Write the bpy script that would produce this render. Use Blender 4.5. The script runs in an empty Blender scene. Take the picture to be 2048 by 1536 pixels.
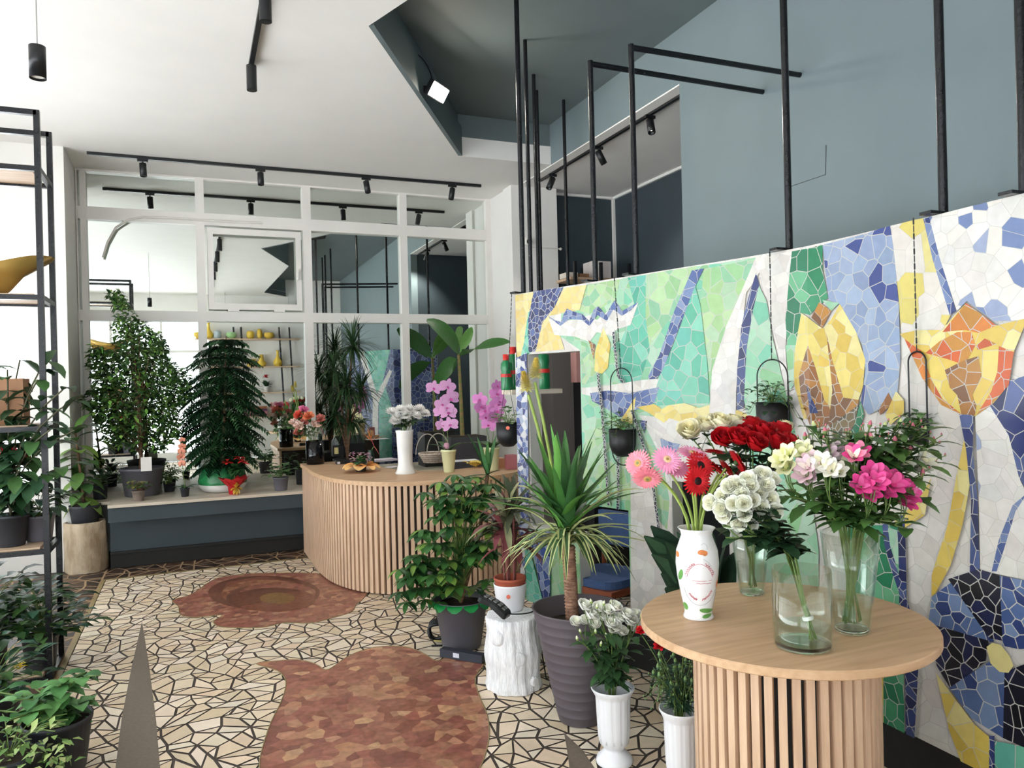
import bpy, math, random
from mathutils import Vector as V, Matrix
from mathutils.geometry import delaunay_2d_cdt
random.seed(7)
R = random.random
def U(a, b): return a + (b - a) * random.random()
SC = bpy.context.scene
C = SC.collection
PI = math.pi

# ---------------------------------------------------------------- camera (measured from the photo's vanishing lines)
H0 = 1.7
YAW, ROLL, FPX = math.radians(22.8), math.radians(-1.4), 1525.0
fw = V((math.sin(YAW), math.cos(YAW), 0)); r0 = V((math.cos(YAW), -math.sin(YAW), 0)); u0 = V((0, 0, 1))
rt = r0 * math.cos(ROLL) + u0 * math.sin(ROLL); up = u0 * math.cos(ROLL) - r0 * math.sin(ROLL)
EYE = V((0, 0, H0))
def ray(x, y): return fw + rt * ((x - 1024) / FPX) + up * ((768 - y) / FPX)
def atz(x, y, h): d = ray(x, y); return EYE + d * ((h - H0) / d.z)
def aty(x, y, v): d = ray(x, y); return EYE + d * (v / d.y)
def atx(x, y, v): d = ray(x, y); return EYE + d * (v / d.x)
def atd(x, y, k): return EYE + ray(x, y) * k
def dep(p): return (V(p) - EYE).dot(fw)
def vert(b, x, y): d = ray(x, y); return H0 + d.z * (b[0] * d.x + b[1] * d.y) / (d.x ** 2 + d.y ** 2)
cam = bpy.data.cameras.new('camera'); co = bpy.data.objects.new('camera', cam); C.objects.link(co)
cam.sensor_width = 36; cam.lens = FPX / 2048 * 36; cam.clip_start = .02; cam.clip_end = 200
m = Matrix((rt, up, -fw)).transposed().to_4x4(); m.translation = EYE; co.matrix_world = m
SC.camera = co

# ---------------------------------------------------------------- colour and materials
def lin(c):
    o = []
    for v in c[:3]:
        v /= 255.0
        o.append(v / 12.92 if v <= .04045 else ((v + .055) / 1.055) ** 2.4)
    return tuple(o)
MATS = {}
def M(name, rgb=(200, 200, 200), rough=.5, metal=0., var=.06, scale=6., bump=0., bscale=40., attr=False, stretch=(1, 1, 1),
      spec=.5, emit=0., coat=0., trans=0., ior=1.45, rgb2=None, sheen=0., subs=0., detail=3.):
    if name in MATS: return MATS[name]
    m = bpy.data.materials.new(name); m.use_nodes = True
    nt = m.node_tree; nd = nt.nodes; lk = nt.links
    b = nd['Principled BSDF']
    b.inputs['Roughness'].default_value = rough; b.inputs['Metallic'].default_value = metal
    b.inputs['Specular IOR Level'].default_value = spec; b.inputs['Coat Weight'].default_value = coat
    b.inputs['Transmission Weight'].default_value = trans; b.inputs['IOR'].default_value = ior
    if subs:
        b.inputs['Subsurface Weight'].default_value = subs; b.inputs['Subsurface Radius'].default_value = (.01, .006, .004); b.inputs['Subsurface Scale'].default_value = .5
    if emit:
        b.inputs['Emission Color'].default_value = (*lin(rgb), 1); b.inputs['Emission Strength'].default_value = emit
    tc = nd.new('ShaderNodeTexCoord'); mp = nd.new('ShaderNodeMapping'); mp.inputs['Scale'].default_value = stretch
    lk.new(tc.outputs['Object'], mp.inputs['Vector'])
    c = lin(rgb)
    if attr:
        a = nd.new('ShaderNodeAttribute'); a.attribute_name = 'Col'; src = a.outputs['Color']
    else: src = None
    nz = nd.new('ShaderNodeTexNoise'); nz.inputs['Scale'].default_value = scale; nz.inputs['Detail'].default_value = detail
    lk.new(mp.outputs['Vector'], nz.inputs['Vector'])
    if rgb2 is not None:
        rp = nd.new('ShaderNodeValToRGB'); rp.color_ramp.elements[0].position = .35; rp.color_ramp.elements[1].position = .65
        rp.color_ramp.elements[0].color = (*c, 1); rp.color_ramp.elements[1].color = (*lin(rgb2), 1)
        lk.new(nz.outputs['Fac'], rp.inputs['Fac']); lk.new(rp.outputs['Color'], b.inputs['Base Color'])
    else:
        mr = nd.new('ShaderNodeMapRange'); mr.inputs['From Min'].default_value = .25; mr.inputs['From Max'].default_value = .75
        mr.inputs['To Min'].default_value = 1 - var; mr.inputs['To Max'].default_value = 1 + var
        lk.new(nz.outputs['Fac'], mr.inputs['Value'])
        mx = nd.new('ShaderNodeVectorMath'); mx.operation = 'SCALE'
        if src: lk.new(src, mx.inputs[0])
        else: mx.inputs[0].default_value = c
        lk.new(mr.outputs['Result'], mx.inputs['Scale']); lk.new(mx.outputs['Vector'], b.inputs['Base Color'])
    if bump:
        n2 = nd.new('ShaderNodeTexNoise'); n2.inputs['Scale'].default_value = bscale; n2.inputs['Detail'].default_value = 4
        lk.new(mp.outputs['Vector'], n2.inputs['Vector'])
        bp = nd.new('ShaderNodeBump'); bp.inputs['Strength'].default_value = bump; bp.inputs['Distance'].default_value = .01
        lk.new(n2.outputs['Fac'], bp.inputs['Height']); lk.new(bp.outputs['Normal'], b.inputs['Normal'])
    MATS[name] = m
    return m
def thin_glass(name, tint=(240, 250, 245), gl=.12, ior=1.45):
    """a clear sheet: what passes is tinted, what glances off is mirrored by the Fresnel angle"""
    if name in MATS: return MATS[name]
    m = bpy.data.materials.new(name); m.use_nodes = True; nt = m.node_tree; nd = nt.nodes; lk = nt.links
    nd.remove(nd['Principled BSDF'])
    t = nd.new('ShaderNodeBsdfTransparent'); t.inputs['Color'].default_value = (*lin(tint), 1)
    g = nd.new('ShaderNodeBsdfGlossy'); g.inputs['Roughness'].default_value = .03; g.inputs['Color'].default_value = (.95, 1, .97, 1)
    lw = nd.new('ShaderNodeLayerWeight'); lw.inputs['Blend'].default_value = gl
    mr = nd.new('ShaderNodeMapRange'); mr.inputs['To Max'].default_value = .75; mr.inputs['To Min'].default_value = .03
    lk.new(lw.outputs['Facing'], mr.inputs['Value'])
    mx = nd.new('ShaderNodeMixShader'); lk.new(mr.outputs['Result'], mx.inputs['Fac']); lk.new(t.outputs[0], mx.inputs[1]); lk.new(g.outputs[0], mx.inputs[2])
    lk.new(mx.outputs[0], nd['Material Output'].inputs['Surface'])
    MATS[name] = m
    return m

# ---------------------------------------------------------------- mesh builder
class MB:
    def __init__(s): s.v = []; s.f = []; s.c = []; s.s = []
    def add(s, vs, fs, col=(1, 1, 1), smooth=False):
        n = len(s.v); s.v += [tuple(v) for v in vs]
        for f in fs: s.f.append(tuple(i + n for i in f)); s.c.append(col); s.s.append(smooth)
        return s
    def box(s, lo, hi, col=(1, 1, 1)):
        (a, b, c), (d, e, f) = lo, hi
        s.add([(a, b, c), (d, b, c), (d, e, c), (a, e, c), (a, b, f), (d, b, f), (d, e, f), (a, e, f)],
              [(3, 2, 1, 0), (4, 5, 6, 7), (0, 1, 5, 4), (1, 2, 6, 5), (2, 3, 7, 6), (3, 0, 4, 7)], col); return s
    def bar(s, a, b, w, h=None, upv=(0, 0, 1), col=(1, 1, 1)):
        """square bar from a to b"""
        a = V(a); b = V(b); h = w if h is None else h; d = (b - a).normalized(); u = V(upv)
        if abs(d.dot(u)) > .95: u = V((0, 1, 0))
        x = d.cross(u).normalized() * (w / 2); y = x.cross(d).normalized() * (h / 2)
        s.add([a - x - y, a + x - y, a + x + y, a - x + y, b - x - y, b + x - y, b + x + y, b - x + y],
              [(3, 2, 1, 0), (4, 5, 6, 7), (0, 1, 5, 4), (1, 2, 6, 5), (2, 3, 7, 6), (3, 0, 4, 7)], col); return s
    def tube(s, pts, r, n=8, col=(1, 1, 1), caps=True):
        pts = [V(p) for p in pts]; k = len(pts); rs = r if isinstance(r, (list, tuple)) else [r] * k
        d0 = (pts[1] - pts[0]).normalized(); x = d0.orthogonal().normalized(); vs = []
        for i, p in enumerate(pts):
            d = (pts[min(i + 1, k - 1)] - pts[max(i - 1, 0)])
            d = d.normalized() if d.length > 1e-9 else d0
            x = (x - d * x.dot(d)); x = x.normalized() if x.length > 1e-6 else d.orthogonal().normalized(); y = d.cross(x)
            vs += [p + (x * math.cos(2 * PI * j / n) + y * math.sin(2 * PI * j / n)) * rs[i] for j in range(n)]
        fs = [(i * n + j, i * n + (j + 1) % n, (i + 1) * n + (j + 1) % n, (i + 1) * n + j) for i in range(k - 1) for j in range(n)]
        s.add(vs, fs, col, True)
        if caps: s.add(vs[:n], [tuple(range(n))[::-1]], col); s.add(vs[-n:], [tuple(range(n))], col)
        return s
    def lathe(s, prof, c=(0, 0, 0), n=32, col=(1, 1, 1), flute=None, axis=None, smooth=True):
        """profile of (radius, height) turned about a vertical (or given) axis; flute(angle, i) scales the radius"""
        c = V(c); q = V((0, 0, 1)).rotation_difference(V(axis)) if axis is not None else None; vs = []
        for i, (r, z) in enumerate(prof):
            for j in range(n):
                a = 2 * PI * j / n; k = flute(a, i) if flute else 1
                p = V((r * k * math.cos(a), r * k * math.sin(a), z))
                if q: p = q @ p
                vs.append(c + p)
        k = len(prof)
        s.add(vs, [(i * n + j, i * n + (j + 1) % n, (i + 1) * n + (j + 1) % n, (i + 1) * n + j) for i in range(k - 1) for j in range(n)], col, smooth)
        if prof[0][0] > 1e-5: s.add(vs[:n], [tuple(range(n))[::-1]], col)
        if prof[-1][0] > 1e-5: s.add(vs[-n:], [tuple(range(n))], col)
        return s
    def prism(s, poly, z0, z1, col=(1, 1, 1)):
        n = len(poly)
        s.add([(p[0], p[1], z0) for p in poly] + [(p[0], p[1], z1) for p in poly],
              [tuple(range(n))[::-1], tuple(range(n, 2 * n))] + [(i, (i + 1) % n, n + (i + 1) % n, n + i) for i in range(n)], col); return s
    def sphere(s, c, r, n=10, col=(1, 1, 1), sz=1.):
        return s.lathe([(max(1e-6, r * math.sin(PI * i / n)), -r * sz * math.cos(PI * i / n)) for i in range(n + 1)], c, n + 4, col)
    def build(s, name, mat, parent=None, origin=None):
        me = bpy.data.meshes.new(name)
        o0 = V(origin) if origin is not None else (wpos(parent) if parent is not None else V((0, 0, 0)))
        me.from_pydata([V(v) - o0 for v in s.v], [], s.f)
        me.polygons.foreach_set('use_smooth', s.s)
        if any(c != (1, 1, 1) for c in s.c):
            at = me.color_attributes.new('Col', 'FLOAT_COLOR', 'CORNER')
            buf = []
            for f, c in zip(s.f, s.c): buf += [c[0], c[1], c[2], 1.] * len(f)
            at.data.foreach_set('color', buf)
        me.materials.append(mat); me.update()
        o = bpy.data.objects.new(name, me); C.objects.link(o)
        if parent is not None:
            o.parent = parent
            if origin is not None: o.location = V(origin) - wpos(parent)
        else: o.location = o0
        return o
def wpos(o):
    p = V((0, 0, 0))
    while o is not None: p += o.location; o = o.parent
    return p
def tag(o, label, cat, group=None, kind=None):
    if label: o['label'] = label
    if cat: o['category'] = cat
    if group: o['group'] = group
    if kind: o['kind'] = kind
    return o
def thing(name, loc, label, cat, group=None):
    o = bpy.data.objects.new(name, None); C.objects.link(o); o.location = V(loc); o.empty_display_size = .05
    return tag(o, label, cat, group)
def struct(o): o['kind'] = 'structure'; return o
def dup(root, loc=None, rz=None, scale=None, label=None, group=None):
    r = root.copy(); C.objects.link(r)
    if loc is not None: r.location = V(loc)
    if rz is not None: r.rotation_euler = (0, 0, rz)
    if scale is not None: r.scale = (scale,) * 3
    if label: r['label'] = label
    if group: r['group'] = group
    for ch in list(root.children):
        c = ch.copy(); C.objects.link(c); c.parent = r
        for g in list(ch.children): d = g.copy(); C.objects.link(d); d.parent = c
    return r
def jit(c, a=.12):
    k = 1 + U(-a, a); return (c[0] * k * (1 + U(-a, a) * .5), c[1] * k, c[2] * k * (1 + U(-a, a) * .5))
def mixc(a, b, t): return tuple(a[i] * (1 - t) + b[i] * t for i in range(3))
def sph(az, el): return V((math.cos(az) * math.cos(el), math.sin(az) * math.cos(el), math.sin(el)))

# ---------------------------------------------------------------- leaves
PROF = {'oval': lambda t: math.sin(PI * min(1, t * .96 + .03)) ** .8, 'strap': lambda t: min(1, .45 + 2.2 * t) * (1 - t) ** .55 if t < 1 else 0,
        'heart': lambda t: (math.sin(PI * (t * .86 + .14)) ** .75), 'drop': lambda t: math.sin(PI * t ** .75) ** .9,
        'paddle': lambda t: math.sin(PI * (t * .9 + .08)) ** .45}
def leaf(mb, p, d, L, W, col, n=4, droop=.6, fold=.2, shape='oval', roll=0., stripe=None, curl=0.):
    """a blade: three columns of points along a drooping midrib"""
    p = V(p); d = V(d).normalized(); f = PROF[shape]; vs = []; st = L / n; q = p.copy()
    sd = d.cross(V((0, 0, 1)))
    sd = sd.normalized() if sd.length > .05 else V((math.cos(roll * 7), math.sin(roll * 7), 0))
    if roll: sd = Matrix.Rotation(roll, 3, d) @ sd
    for i in range(n + 1):
        t = i / n; w = W * .5 * max(f(t), .02 if 0 < i < n else .04); nrm = sd.cross(d).normalized()
        if stripe is None: vs += [q - sd * w + nrm * (fold * w), q, q + sd * w + nrm * (fold * w)]
        else: vs += [q - sd * w + nrm * (fold * w), q - sd * w * .55 + nrm * (fold * w * .5), q + sd * w * .55 + nrm * (fold * w * .5), q + sd * w + nrm * (fold * w)]
        q = q + d * st; d = (d + V((0, 0, -1)) * (droop * st / max(L, 1e-6)) * (1 + curl * t)).normalized()
        sd = (sd - d * sd.dot(d)).normalized()
    if stripe is None:
        fs = []
        for i in range(n): a = i * 3; fs += [(a, a + 1, a + 4, a + 3), (a + 1, a + 2, a + 5, a + 4)]
        mb.add(vs, fs, col, True)
    else:
        for k, cc in ((0, stripe), (1, col), (2, stripe)):
            mb.add(vs, [(i * 4 + k, i * 4 + k + 1, i * 4 + k + 5, i * 4 + k + 4) for i in range(n)], cc, True)
def rosette(mb, c, n, L, W, col, el=(-.2, 1.3), droop=1., shape='strap', stripe=None, seg=5, az=(0, 2 * PI), ax=(0, 0, 1), fold=.25):
    q = V((0, 0, 1)).rotation_difference(V(ax))
    for i in range(n):
        e = U(*el); a = az[0] + (az[1] - az[0]) * ((i * .618034) % 1)
        leaf(mb, V(c) + V((0, 0, U(-.01, .02))), q @ sph(a, e), L * U(.75, 1.08), W * U(.85, 1.1), jit(col), seg, droop * U(.7, 1.2), fold, shape, 0, jit(stripe) if stripe else None)
def bez(a, b, c, n=6):
    a, b, c = V(a), V(b), V(c)
    return [a * (1 - t) ** 2 + b * 2 * t * (1 - t) + c * t * t for t in [i / n for i in range(n + 1)]]

def pot(mb, c, r0, r1, h, n=28, rim=.0, wall=.006, col=(1, 1, 1), soil=.85):
    """tapered open pot: bottom radius r0, top radius r1, with a lip and an inside"""
    pr = [(r0 * .96, 0), (r0, .004), (r0 + (r1 - r0) * .9, h * .9)]
    if rim: pr += [(r0 + (r1 - r0) * .9 + rim, h * .9), (r1 + rim, h)]
    else: pr += [(r1, h)]
    top = pr[-1][0]
    pr += [(top - wall, h), (r0 + (r1 - r0) * soil - wall, h * soil), (1e-5, h * soil)]
    return mb.lathe(pr, c, n, col)
GREEN = lin((58, 88, 44)); DARKG = lin((30, 58, 32)); BRIGHT = lin((92, 140, 58)); LIME = lin((140, 170, 84)); TEALG = lin((52, 84, 66))
# ================================================================ THE SETTING
HW, HC = 4.10, 4.54            # dropped white ceiling, raised blue-grey recess
YF, YM, YW = 9.24, 9.27, 8.45   # white frame, mirror behind it, end wall face
XB = 3.70                      # blue-grey wall
mwhite = M('white_paint', (233, 230, 225), .75, var=.02, scale=3, bump=.03, bscale=120)
mblue = M('blue_grey_paint', (114, 127, 131), .6, var=.04, scale=2.2, bump=.04, bscale=90)
mblue_c = M('blue_grey_paint_shaded', (104, 115, 117), .65, var=.05, scale=1.8, bump=.03, bscale=90)  # darker copy of the wall paint, the recess's shade mixed into its colour
mteal = M('dark_teal_paint', (58, 69, 76), .6, var=.05, scale=2.5, bump=.03, bscale=90)
mgrey = M('grey_wall_paint', (150, 143, 140), .7, var=.03, scale=2)
mblack = M('black_steel', (30, 31, 34), .27, metal=.3, var=.15, scale=30, bump=.15, bscale=160)
mblackp = M('black_plastic', (24, 25, 28), .4, var=.08, scale=20)
mframe = M('white_window_frame', (226, 222, 216), .4, var=.02, scale=5)
mniche = M('greenish_white_paint', (206, 210, 198), .7, var=.03, scale=3)

# ---- planar tessellation helpers
def clip_half(poly, p, nrm):
    """keep the side of the line through p where (x-p).nrm <= 0"""
    out = []; k = len(poly)
    for i in range(k):
        a = poly[i]; b = poly[(i + 1) % k]
        da = (a[0] - p[0]) * nrm[0] + (a[1] - p[1]) * nrm[1]; db = (b[0] - p[0]) * nrm[0] + (b[1] - p[1]) * nrm[1]
        if da <= 0: out.append(a)
        if (da < 0 < db) or (db < 0 < da):
            t = da / (da - db); out.append((a[0] + (b[0] - a[0]) * t, a[1] + (b[1] - a[1]) * t))
    return out
def area(p): return .5 * sum(p[i][0] * p[(i + 1) % len(p)][1] - p[(i + 1) % len(p)][0] * p[i][1] for i in range(len(p)))
def clip_convex(subj, conv):
    """Sutherland-Hodgman: any polygon by a convex counter-clockwise one"""
    out = subj
    for i in range(len(conv)):
        a = conv[i]; b = conv[(i + 1) % len(conv)]; ex, ey = b[0] - a[0], b[1] - a[1]; l = math.hypot(ex, ey)
        if l < 1e-9: continue
        out = clip_half(out, a, (ey / l, -ex / l))
        if len(out) < 3: return []
    return out
def inside(p, poly):
    c = False; k = len(poly)
    for i in range(k):
        a = poly[i]; b = poly[i - 1]
        if (a[1] > p[1]) != (b[1] > p[1]) and p[0] < (b[0] - a[0]) * (p[1] - a[1]) / (b[1] - a[1]) + a[0]: c = not c
    return c
def cells(x0, x1, y0, y1, size, gap, asp=1.):
    """irregular broken-tile cells: Voronoi cells of a jittered grid, asp > 1 makes them tall"""
    sx, sy = size / asp ** .5, size * asp ** .5
    nx, ny = int((x1 - x0) / sx) + 3, int((y1 - y0) / sy) + 3; g = {}
    for i in range(nx):
        for j in range(ny):
            if R() < .1: continue
            g[i, j] = (x0 + (i - 1 + U(.02, .98)) * sx, y0 + (j - 1 + U(.02, .98)) * sy)
    out = []
    for (i, j), p in g.items():
        poly = [(p[0] - 2 * sx, p[1] - 2 * sy), (p[0] + 2 * sx, p[1] - 2 * sy), (p[0] + 2 * sx, p[1] + 2 * sy), (p[0] - 2 * sx, p[1] + 2 * sy)]
        for di in (-2, -1, 0, 1, 2):
            for dj in (-2, -1, 0, 1, 2):
                q = g.get((i + di, j + dj))
                if q is None or q is p: continue
                dx, dy = q[0] - p[0], q[1] - p[1]; l = math.hypot(dx, dy)
                if l < 1e-6: continue
                n = (dx / l, dy / l)
                poly = clip_half(poly, (p[0] + dx / 2 - n[0] * gap / 2, p[1] + dy / 2 - n[1] * gap / 2), n)
                if len(poly) < 3: break
            if len(poly) < 3: break
        if len(poly) >= 3: out.append((p, poly))
    return out

# ---------------------------------------------------------------- FLOOR
FX0, FY1 = -.765, 7.88         # the pale field's borders
mortar = MB(); mortar.box((-2.8, -1.9, -.12), (5.3, 9.6, -.004))
fl = struct(mortar.build('floor', M('floor_mortar', (76, 66, 60), .75, var=.12, scale=9, bump=.1)))
def crazy(mb, x0, x1, y0, y1, size, gap, cols, z, keep=None):
    pts = []; nx, ny = int((x1 - x0) / size), int((y1 - y0) / size)
    for i in range(nx + 1):
        for j in range(ny + 1):
            ex = i in (0, nx); ey = j in (0, ny)
            pts.append(V((x0 + (x1 - x0) * i / nx + (0 if ex else U(-.42, .42) * size), y0 + (y1 - y0) * j / ny + (0 if ey else U(-.42, .42) * size))))
    r = delaunay_2d_cdt(pts, [], [], 0, 1e-6); vs, fs = r[0], [list(f) for f in r[2]]
    ed = {}
    for k, f in enumerate(fs):
        for a in range(3): ed.setdefault(tuple(sorted((f[a], f[(a + 1) % 3]))), []).append(k)
    used = set(); polys = []
    es = list(ed.items()); random.shuffle(es)
    for (a, b), ks in es:
        if len(ks) != 2 or ks[0] in used or ks[1] in used or R() < .6: continue
        fa, fb = fs[ks[0]], fs[ks[1]]; c = [v for v in fa if v not in (a, b)][0]; d = [v for v in fb if v not in (a, b)][0]
        q = [vs[c], vs[a], vs[d], vs[b]]
        ok = True; sg = []
        for k in range(4):
            u, w, x = q[k], q[(k + 1) % 4], q[(k + 2) % 4]; sg.append((w - u).cross(x - w))
        if min(sg) > 1e-4 or max(sg) < -1e-4: used.update(ks); polys.append([(v.x, v.y) for v in q])
    polys += [[(vs[v].x, vs[v].y) for v in f] for k, f in enumerate(fs) if k not in used]
    for p in polys:
        if area(p) < 0: p = p[::-1]
        c = (sum(v[0] for v in p) / len(p), sum(v[1] for v in p) / len(p))
        if keep and not keep(c): continue
        o = p
        for k in range(len(p)):
            a, b = p[k], p[(k + 1) % len(p)]; ex, ey = b[0] - a[0], b[1] - a[1]; l = math.hypot(ex, ey)
            if l < 1e-6: continue
            n = (ey / l, -ex / l); g = gap * U(.6, 1.3) / 2
            o = clip_half(o, (a[0] - n[0] * g, a[1] - n[1] * g), n)
            if len(o) < 3: break
        if len(o) < 3 or abs(area(o)) < 2e-4: continue
        mb.add([(v[0], v[1], z) for v in o], [tuple(range(len(o)))], jit(random.choice(cols), .07))
mstone = M('floor_stone', attr=True, rough=.42, var=.07, scale=14, spec=.4)
pale = MB(); crazy(pale, FX0, 3.7, -1.7, FY1, .102, .0128, [lin(c) for c in ((226, 205, 178), (232, 214, 190), (220, 198, 170), (236, 220, 200))], 0.)
p_ = pale.build('pale_paving', mstone, fl)
dk = MB(); dark_cols = [lin(c) for c in ((58, 46, 40), (70, 54, 46), (50, 42, 40), (84, 62, 50))]
crazy(dk, -2.7, FX0 - .03, -1.7, 8.36, .15, .016, dark_cols, -.0005)
crazy(dk, FX0 - .03, 3.7, FY1 + .03, 8.36, .13, .016, dark_cols, -.0005)
gm = MB(); gm.box((-2.75, -1.85, -.004), (FX0 - .03, 8.36, -.001)); gm.box((FX0 - .03, FY1 + .03, -.004), (3.7, 8.36, -.001))
gm.build('border_mortar', M('tan_mortar', (168, 140, 108), .8, var=.1, scale=10), fl)
dk.build('dark_border_paving', mstone, fl)
bs = MB(); bs.box((FX0 - .03, -1.8, -.004), (FX0, FY1 + .03, .0012)); bs.box((FX0, FY1, -.004), (3.7, FY1 + .03, .0012))
bs.build('border_strip', M('brass_olive_strip', (150, 132, 92), .45, metal=.2, var=.08), fl)
# red breccia inlays and the grey wedges set into the paving
def smooth_closed(pts, n=4):
    out = []; k = len(pts)
    for i in range(k):
        p0, p1, p2, p3 = pts[i - 1], pts[i], pts[(i + 1) % k], pts[(i + 2) % k]
        for j in range(n):
            t = j / n
            out.append(tuple(.5 * (2 * p1[d] + (p2[d] - p0[d]) * t + (2 * p0[d] - 5 * p1[d] + 4 * p2[d] - p3[d]) * t * t + (3 * p1[d] - p0[d] - 3 * p2[d] + p3[d]) * t ** 3) for d in (0, 1)))
    return out
def fpoly(px, z=0.): return [(q.x, q.y) for q in (atz(x, y, z) for x, y in px)]
red_cols = [lin(c) for c in ((150, 98, 82), (142, 90, 76), (156, 102, 86), (148, 92, 80), (176, 130, 104), (160, 110, 90), (136, 86, 74))]
mbrec = M('red_breccia', attr=True, rough=.32, var=.3, scale=26, spec=.45, detail=8)
def inlay(name, poly, z, size, cols, gap=.0, rim=True):
    b = MB(); xs = [p[0] for p in poly]; ys = [p[1] for p in poly]
    if area(poly) < 0: poly = poly[::-1]
    tri = MB(); tri.add([(p[0], p[1], z - .0006) for p in poly], [tuple(range(len(poly)))], cols[0])
    for c, cell in cells(min(xs), max(xs), min(ys), max(ys), size, gap):
        q = clip_convex(poly, cell)
        if len(q) >= 3: tri.add([(v[0], v[1], z) for v in q], [tuple(range(len(q)))], jit(random.choice(cols), .1))
    o = tri.build(name, mbrec, fl)
    if rim:
        e = MB(); e.tube([(p[0], p[1], z - .001) for p in poly + [poly[0]]], .004, 4, caps=False)
        e.build('metal_edging', M('brass_olive_strip'), o)
    return o
rose_px = [(345, 1201), (380, 1190), (406, 1173), (436, 1156), (491, 1148), (555, 1146), (618, 1146), (655, 1150), (700, 1160), (735, 1178), (725, 1199), (712, 1209), (703, 1224), (661, 1237), (618, 1247),
           (572, 1245), (533, 1254), (491, 1256), (440, 1254), (427, 1243), (444, 1230), (393, 1235), (361, 1230), (357, 1213)]
inlay('flower_inlay', smooth_closed(fpoly(rose_px), 3), .0014, .05, red_cols)
def ell(cx, cy, rx, ry, n=40): return fpoly([(cx + rx * math.cos(2 * PI * i / n), cy + ry * math.sin(2 * PI * i / n)) for i in range(n)])
brown = [lin(c) for c in ((122, 78, 62), (114, 72, 56), (130, 82, 64))]; creams = [lin(c) for c in ((166, 120, 90), (152, 102, 78), (140, 88, 66))]
inlay('petal_ring', ell(528, 1186, 112, 34), .0018, .3, brown, rim=False)
inlay('cream_ring', ell(535, 1188, 92, 28), .0021, .06, creams, rim=False)
inlay('petal_ring', ell(538, 1196, 86, 27), .0024, .3, brown, rim=False)
inlay('petal_ring', ell(556, 1186, 76, 20), .0027, .06, red_cols, rim=False)
inlay('petal_ring', ell(548, 1200, 84, 24), .0030, .3, brown, rim=False)
inlay('flower_heart', ell(555, 1197, 35, 11), .0033, .4, [lin((134, 102, 62))], rim=False)
tulip_px = [(512, 1328), (555, 1322), (597, 1320), (631, 1328), (651, 1340), (669, 1332), (691, 1316), (725, 1301), (767, 1293), (810, 1294), (844, 1305), (873, 1322), (895, 1315), (937, 1322), (969, 1326),
            (950, 1356), (958, 1390), (975, 1432), (978, 1475), (968, 1517), (954, 1550), (930, 1620), (880, 1700), (740, 1760), (600, 1700), (530, 1600), (519, 1536), (525, 1496), (542, 1445), (563, 1402), (572, 1364), (556, 1342)]
inlay('tulip_inlay', smooth_closed(fpoly(tulip_px), 3), .0014, .062, red_cols * 2 + [lin((190, 148, 116)), lin((176, 126, 98))])
mwedge = M('grey_terrazzo', (118, 106, 94), .5, var=.12, scale=60)
for px in ([(284, 1243), (262, 1340), (243, 1440), (228, 1560), (322, 1560), (312, 1440), (298, 1330)], [(1128, 1466), (1134, 1500), (1142, 1560), (1205, 1560), (1165, 1500)]):
    b = MB(); q = fpoly(px); q = q if area(q) > 0 else q[::-1]
    b.add([(p[0], p[1], .0015) for p in q], [tuple(range(len(q)))]); b.build('grey_wedge_inlay', mwedge, fl)

# ---------------------------------------------------------------- CEILING with its jagged recess
A0 = tuple(atz(737, 52, HW))[:2]; B0 = tuple(atz(917, 312, HW))[:2]
c = MB()
left = [(-2.8, -1.9), (2.3, -1.9), (2.3, -1.85), (1.70, -1.1), (1.80, 3.2), A0, B0, (XB, B0[1]), (XB, 9.6), (-2.8, 9.6)]
r = delaunay_2d_cdt([V(p) for p in left], [], [list(range(len(left)))], 1, 1e-5)
tv = [v.to_2d() for v in r[0]]
c.add([(v.x, v.y, HW) for v in tv], [tuple(f)[::-1] for f in r[2]])
c.add([(v.x, v.y, HW + .12) for v in tv], [tuple(f) for f in r[2]])
ceil = struct(c.build('ceiling', mwhite))
s = MB()
def facev(mb, a, b, z0, z1): mb.add([(*a, z0), (*b, z0), (*b, z1), (*a, z1)], [(0, 1, 2, 3)])
for a, b in (((2.3, -1.9), (1.70, -1.1)), ((1.70, -1.1), (1.80, 3.2)), ((1.80, 3.2), A0), (A0, B0)): facev(s, a, b, HW, HC)
facev(s, (B0[0], B0[1]), (XB, B0[1]), HW + .2, HC)
s.build('recess_sides', mblue_c, ceil)
s = MB(); s.box((B0[0], B0[1] - .012, HW), (XB - .001, B0[1], HW + .2)); s.build('recess_beam_face', mwhite, ceil)
s = MB(); s.box((1.0, -1.9, HC), (XB + .1, 7.6, HC + .1)); s.build('recess_ceiling', mblue_c, ceil)
s = MB()   # ledge along the recess side
da = (V(B0) - V(A0)).normalized(); nn = V((da.y, -da.x))
a2 = V(A0) + nn * .02; b2 = V(B0) + nn * .02
s.bar((a2.x, a2.y, HW + .15), (b2.x, b2.y, HW + .15), .04, .3); s.build('recess_ledge', mblue_c, ceil)

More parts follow.
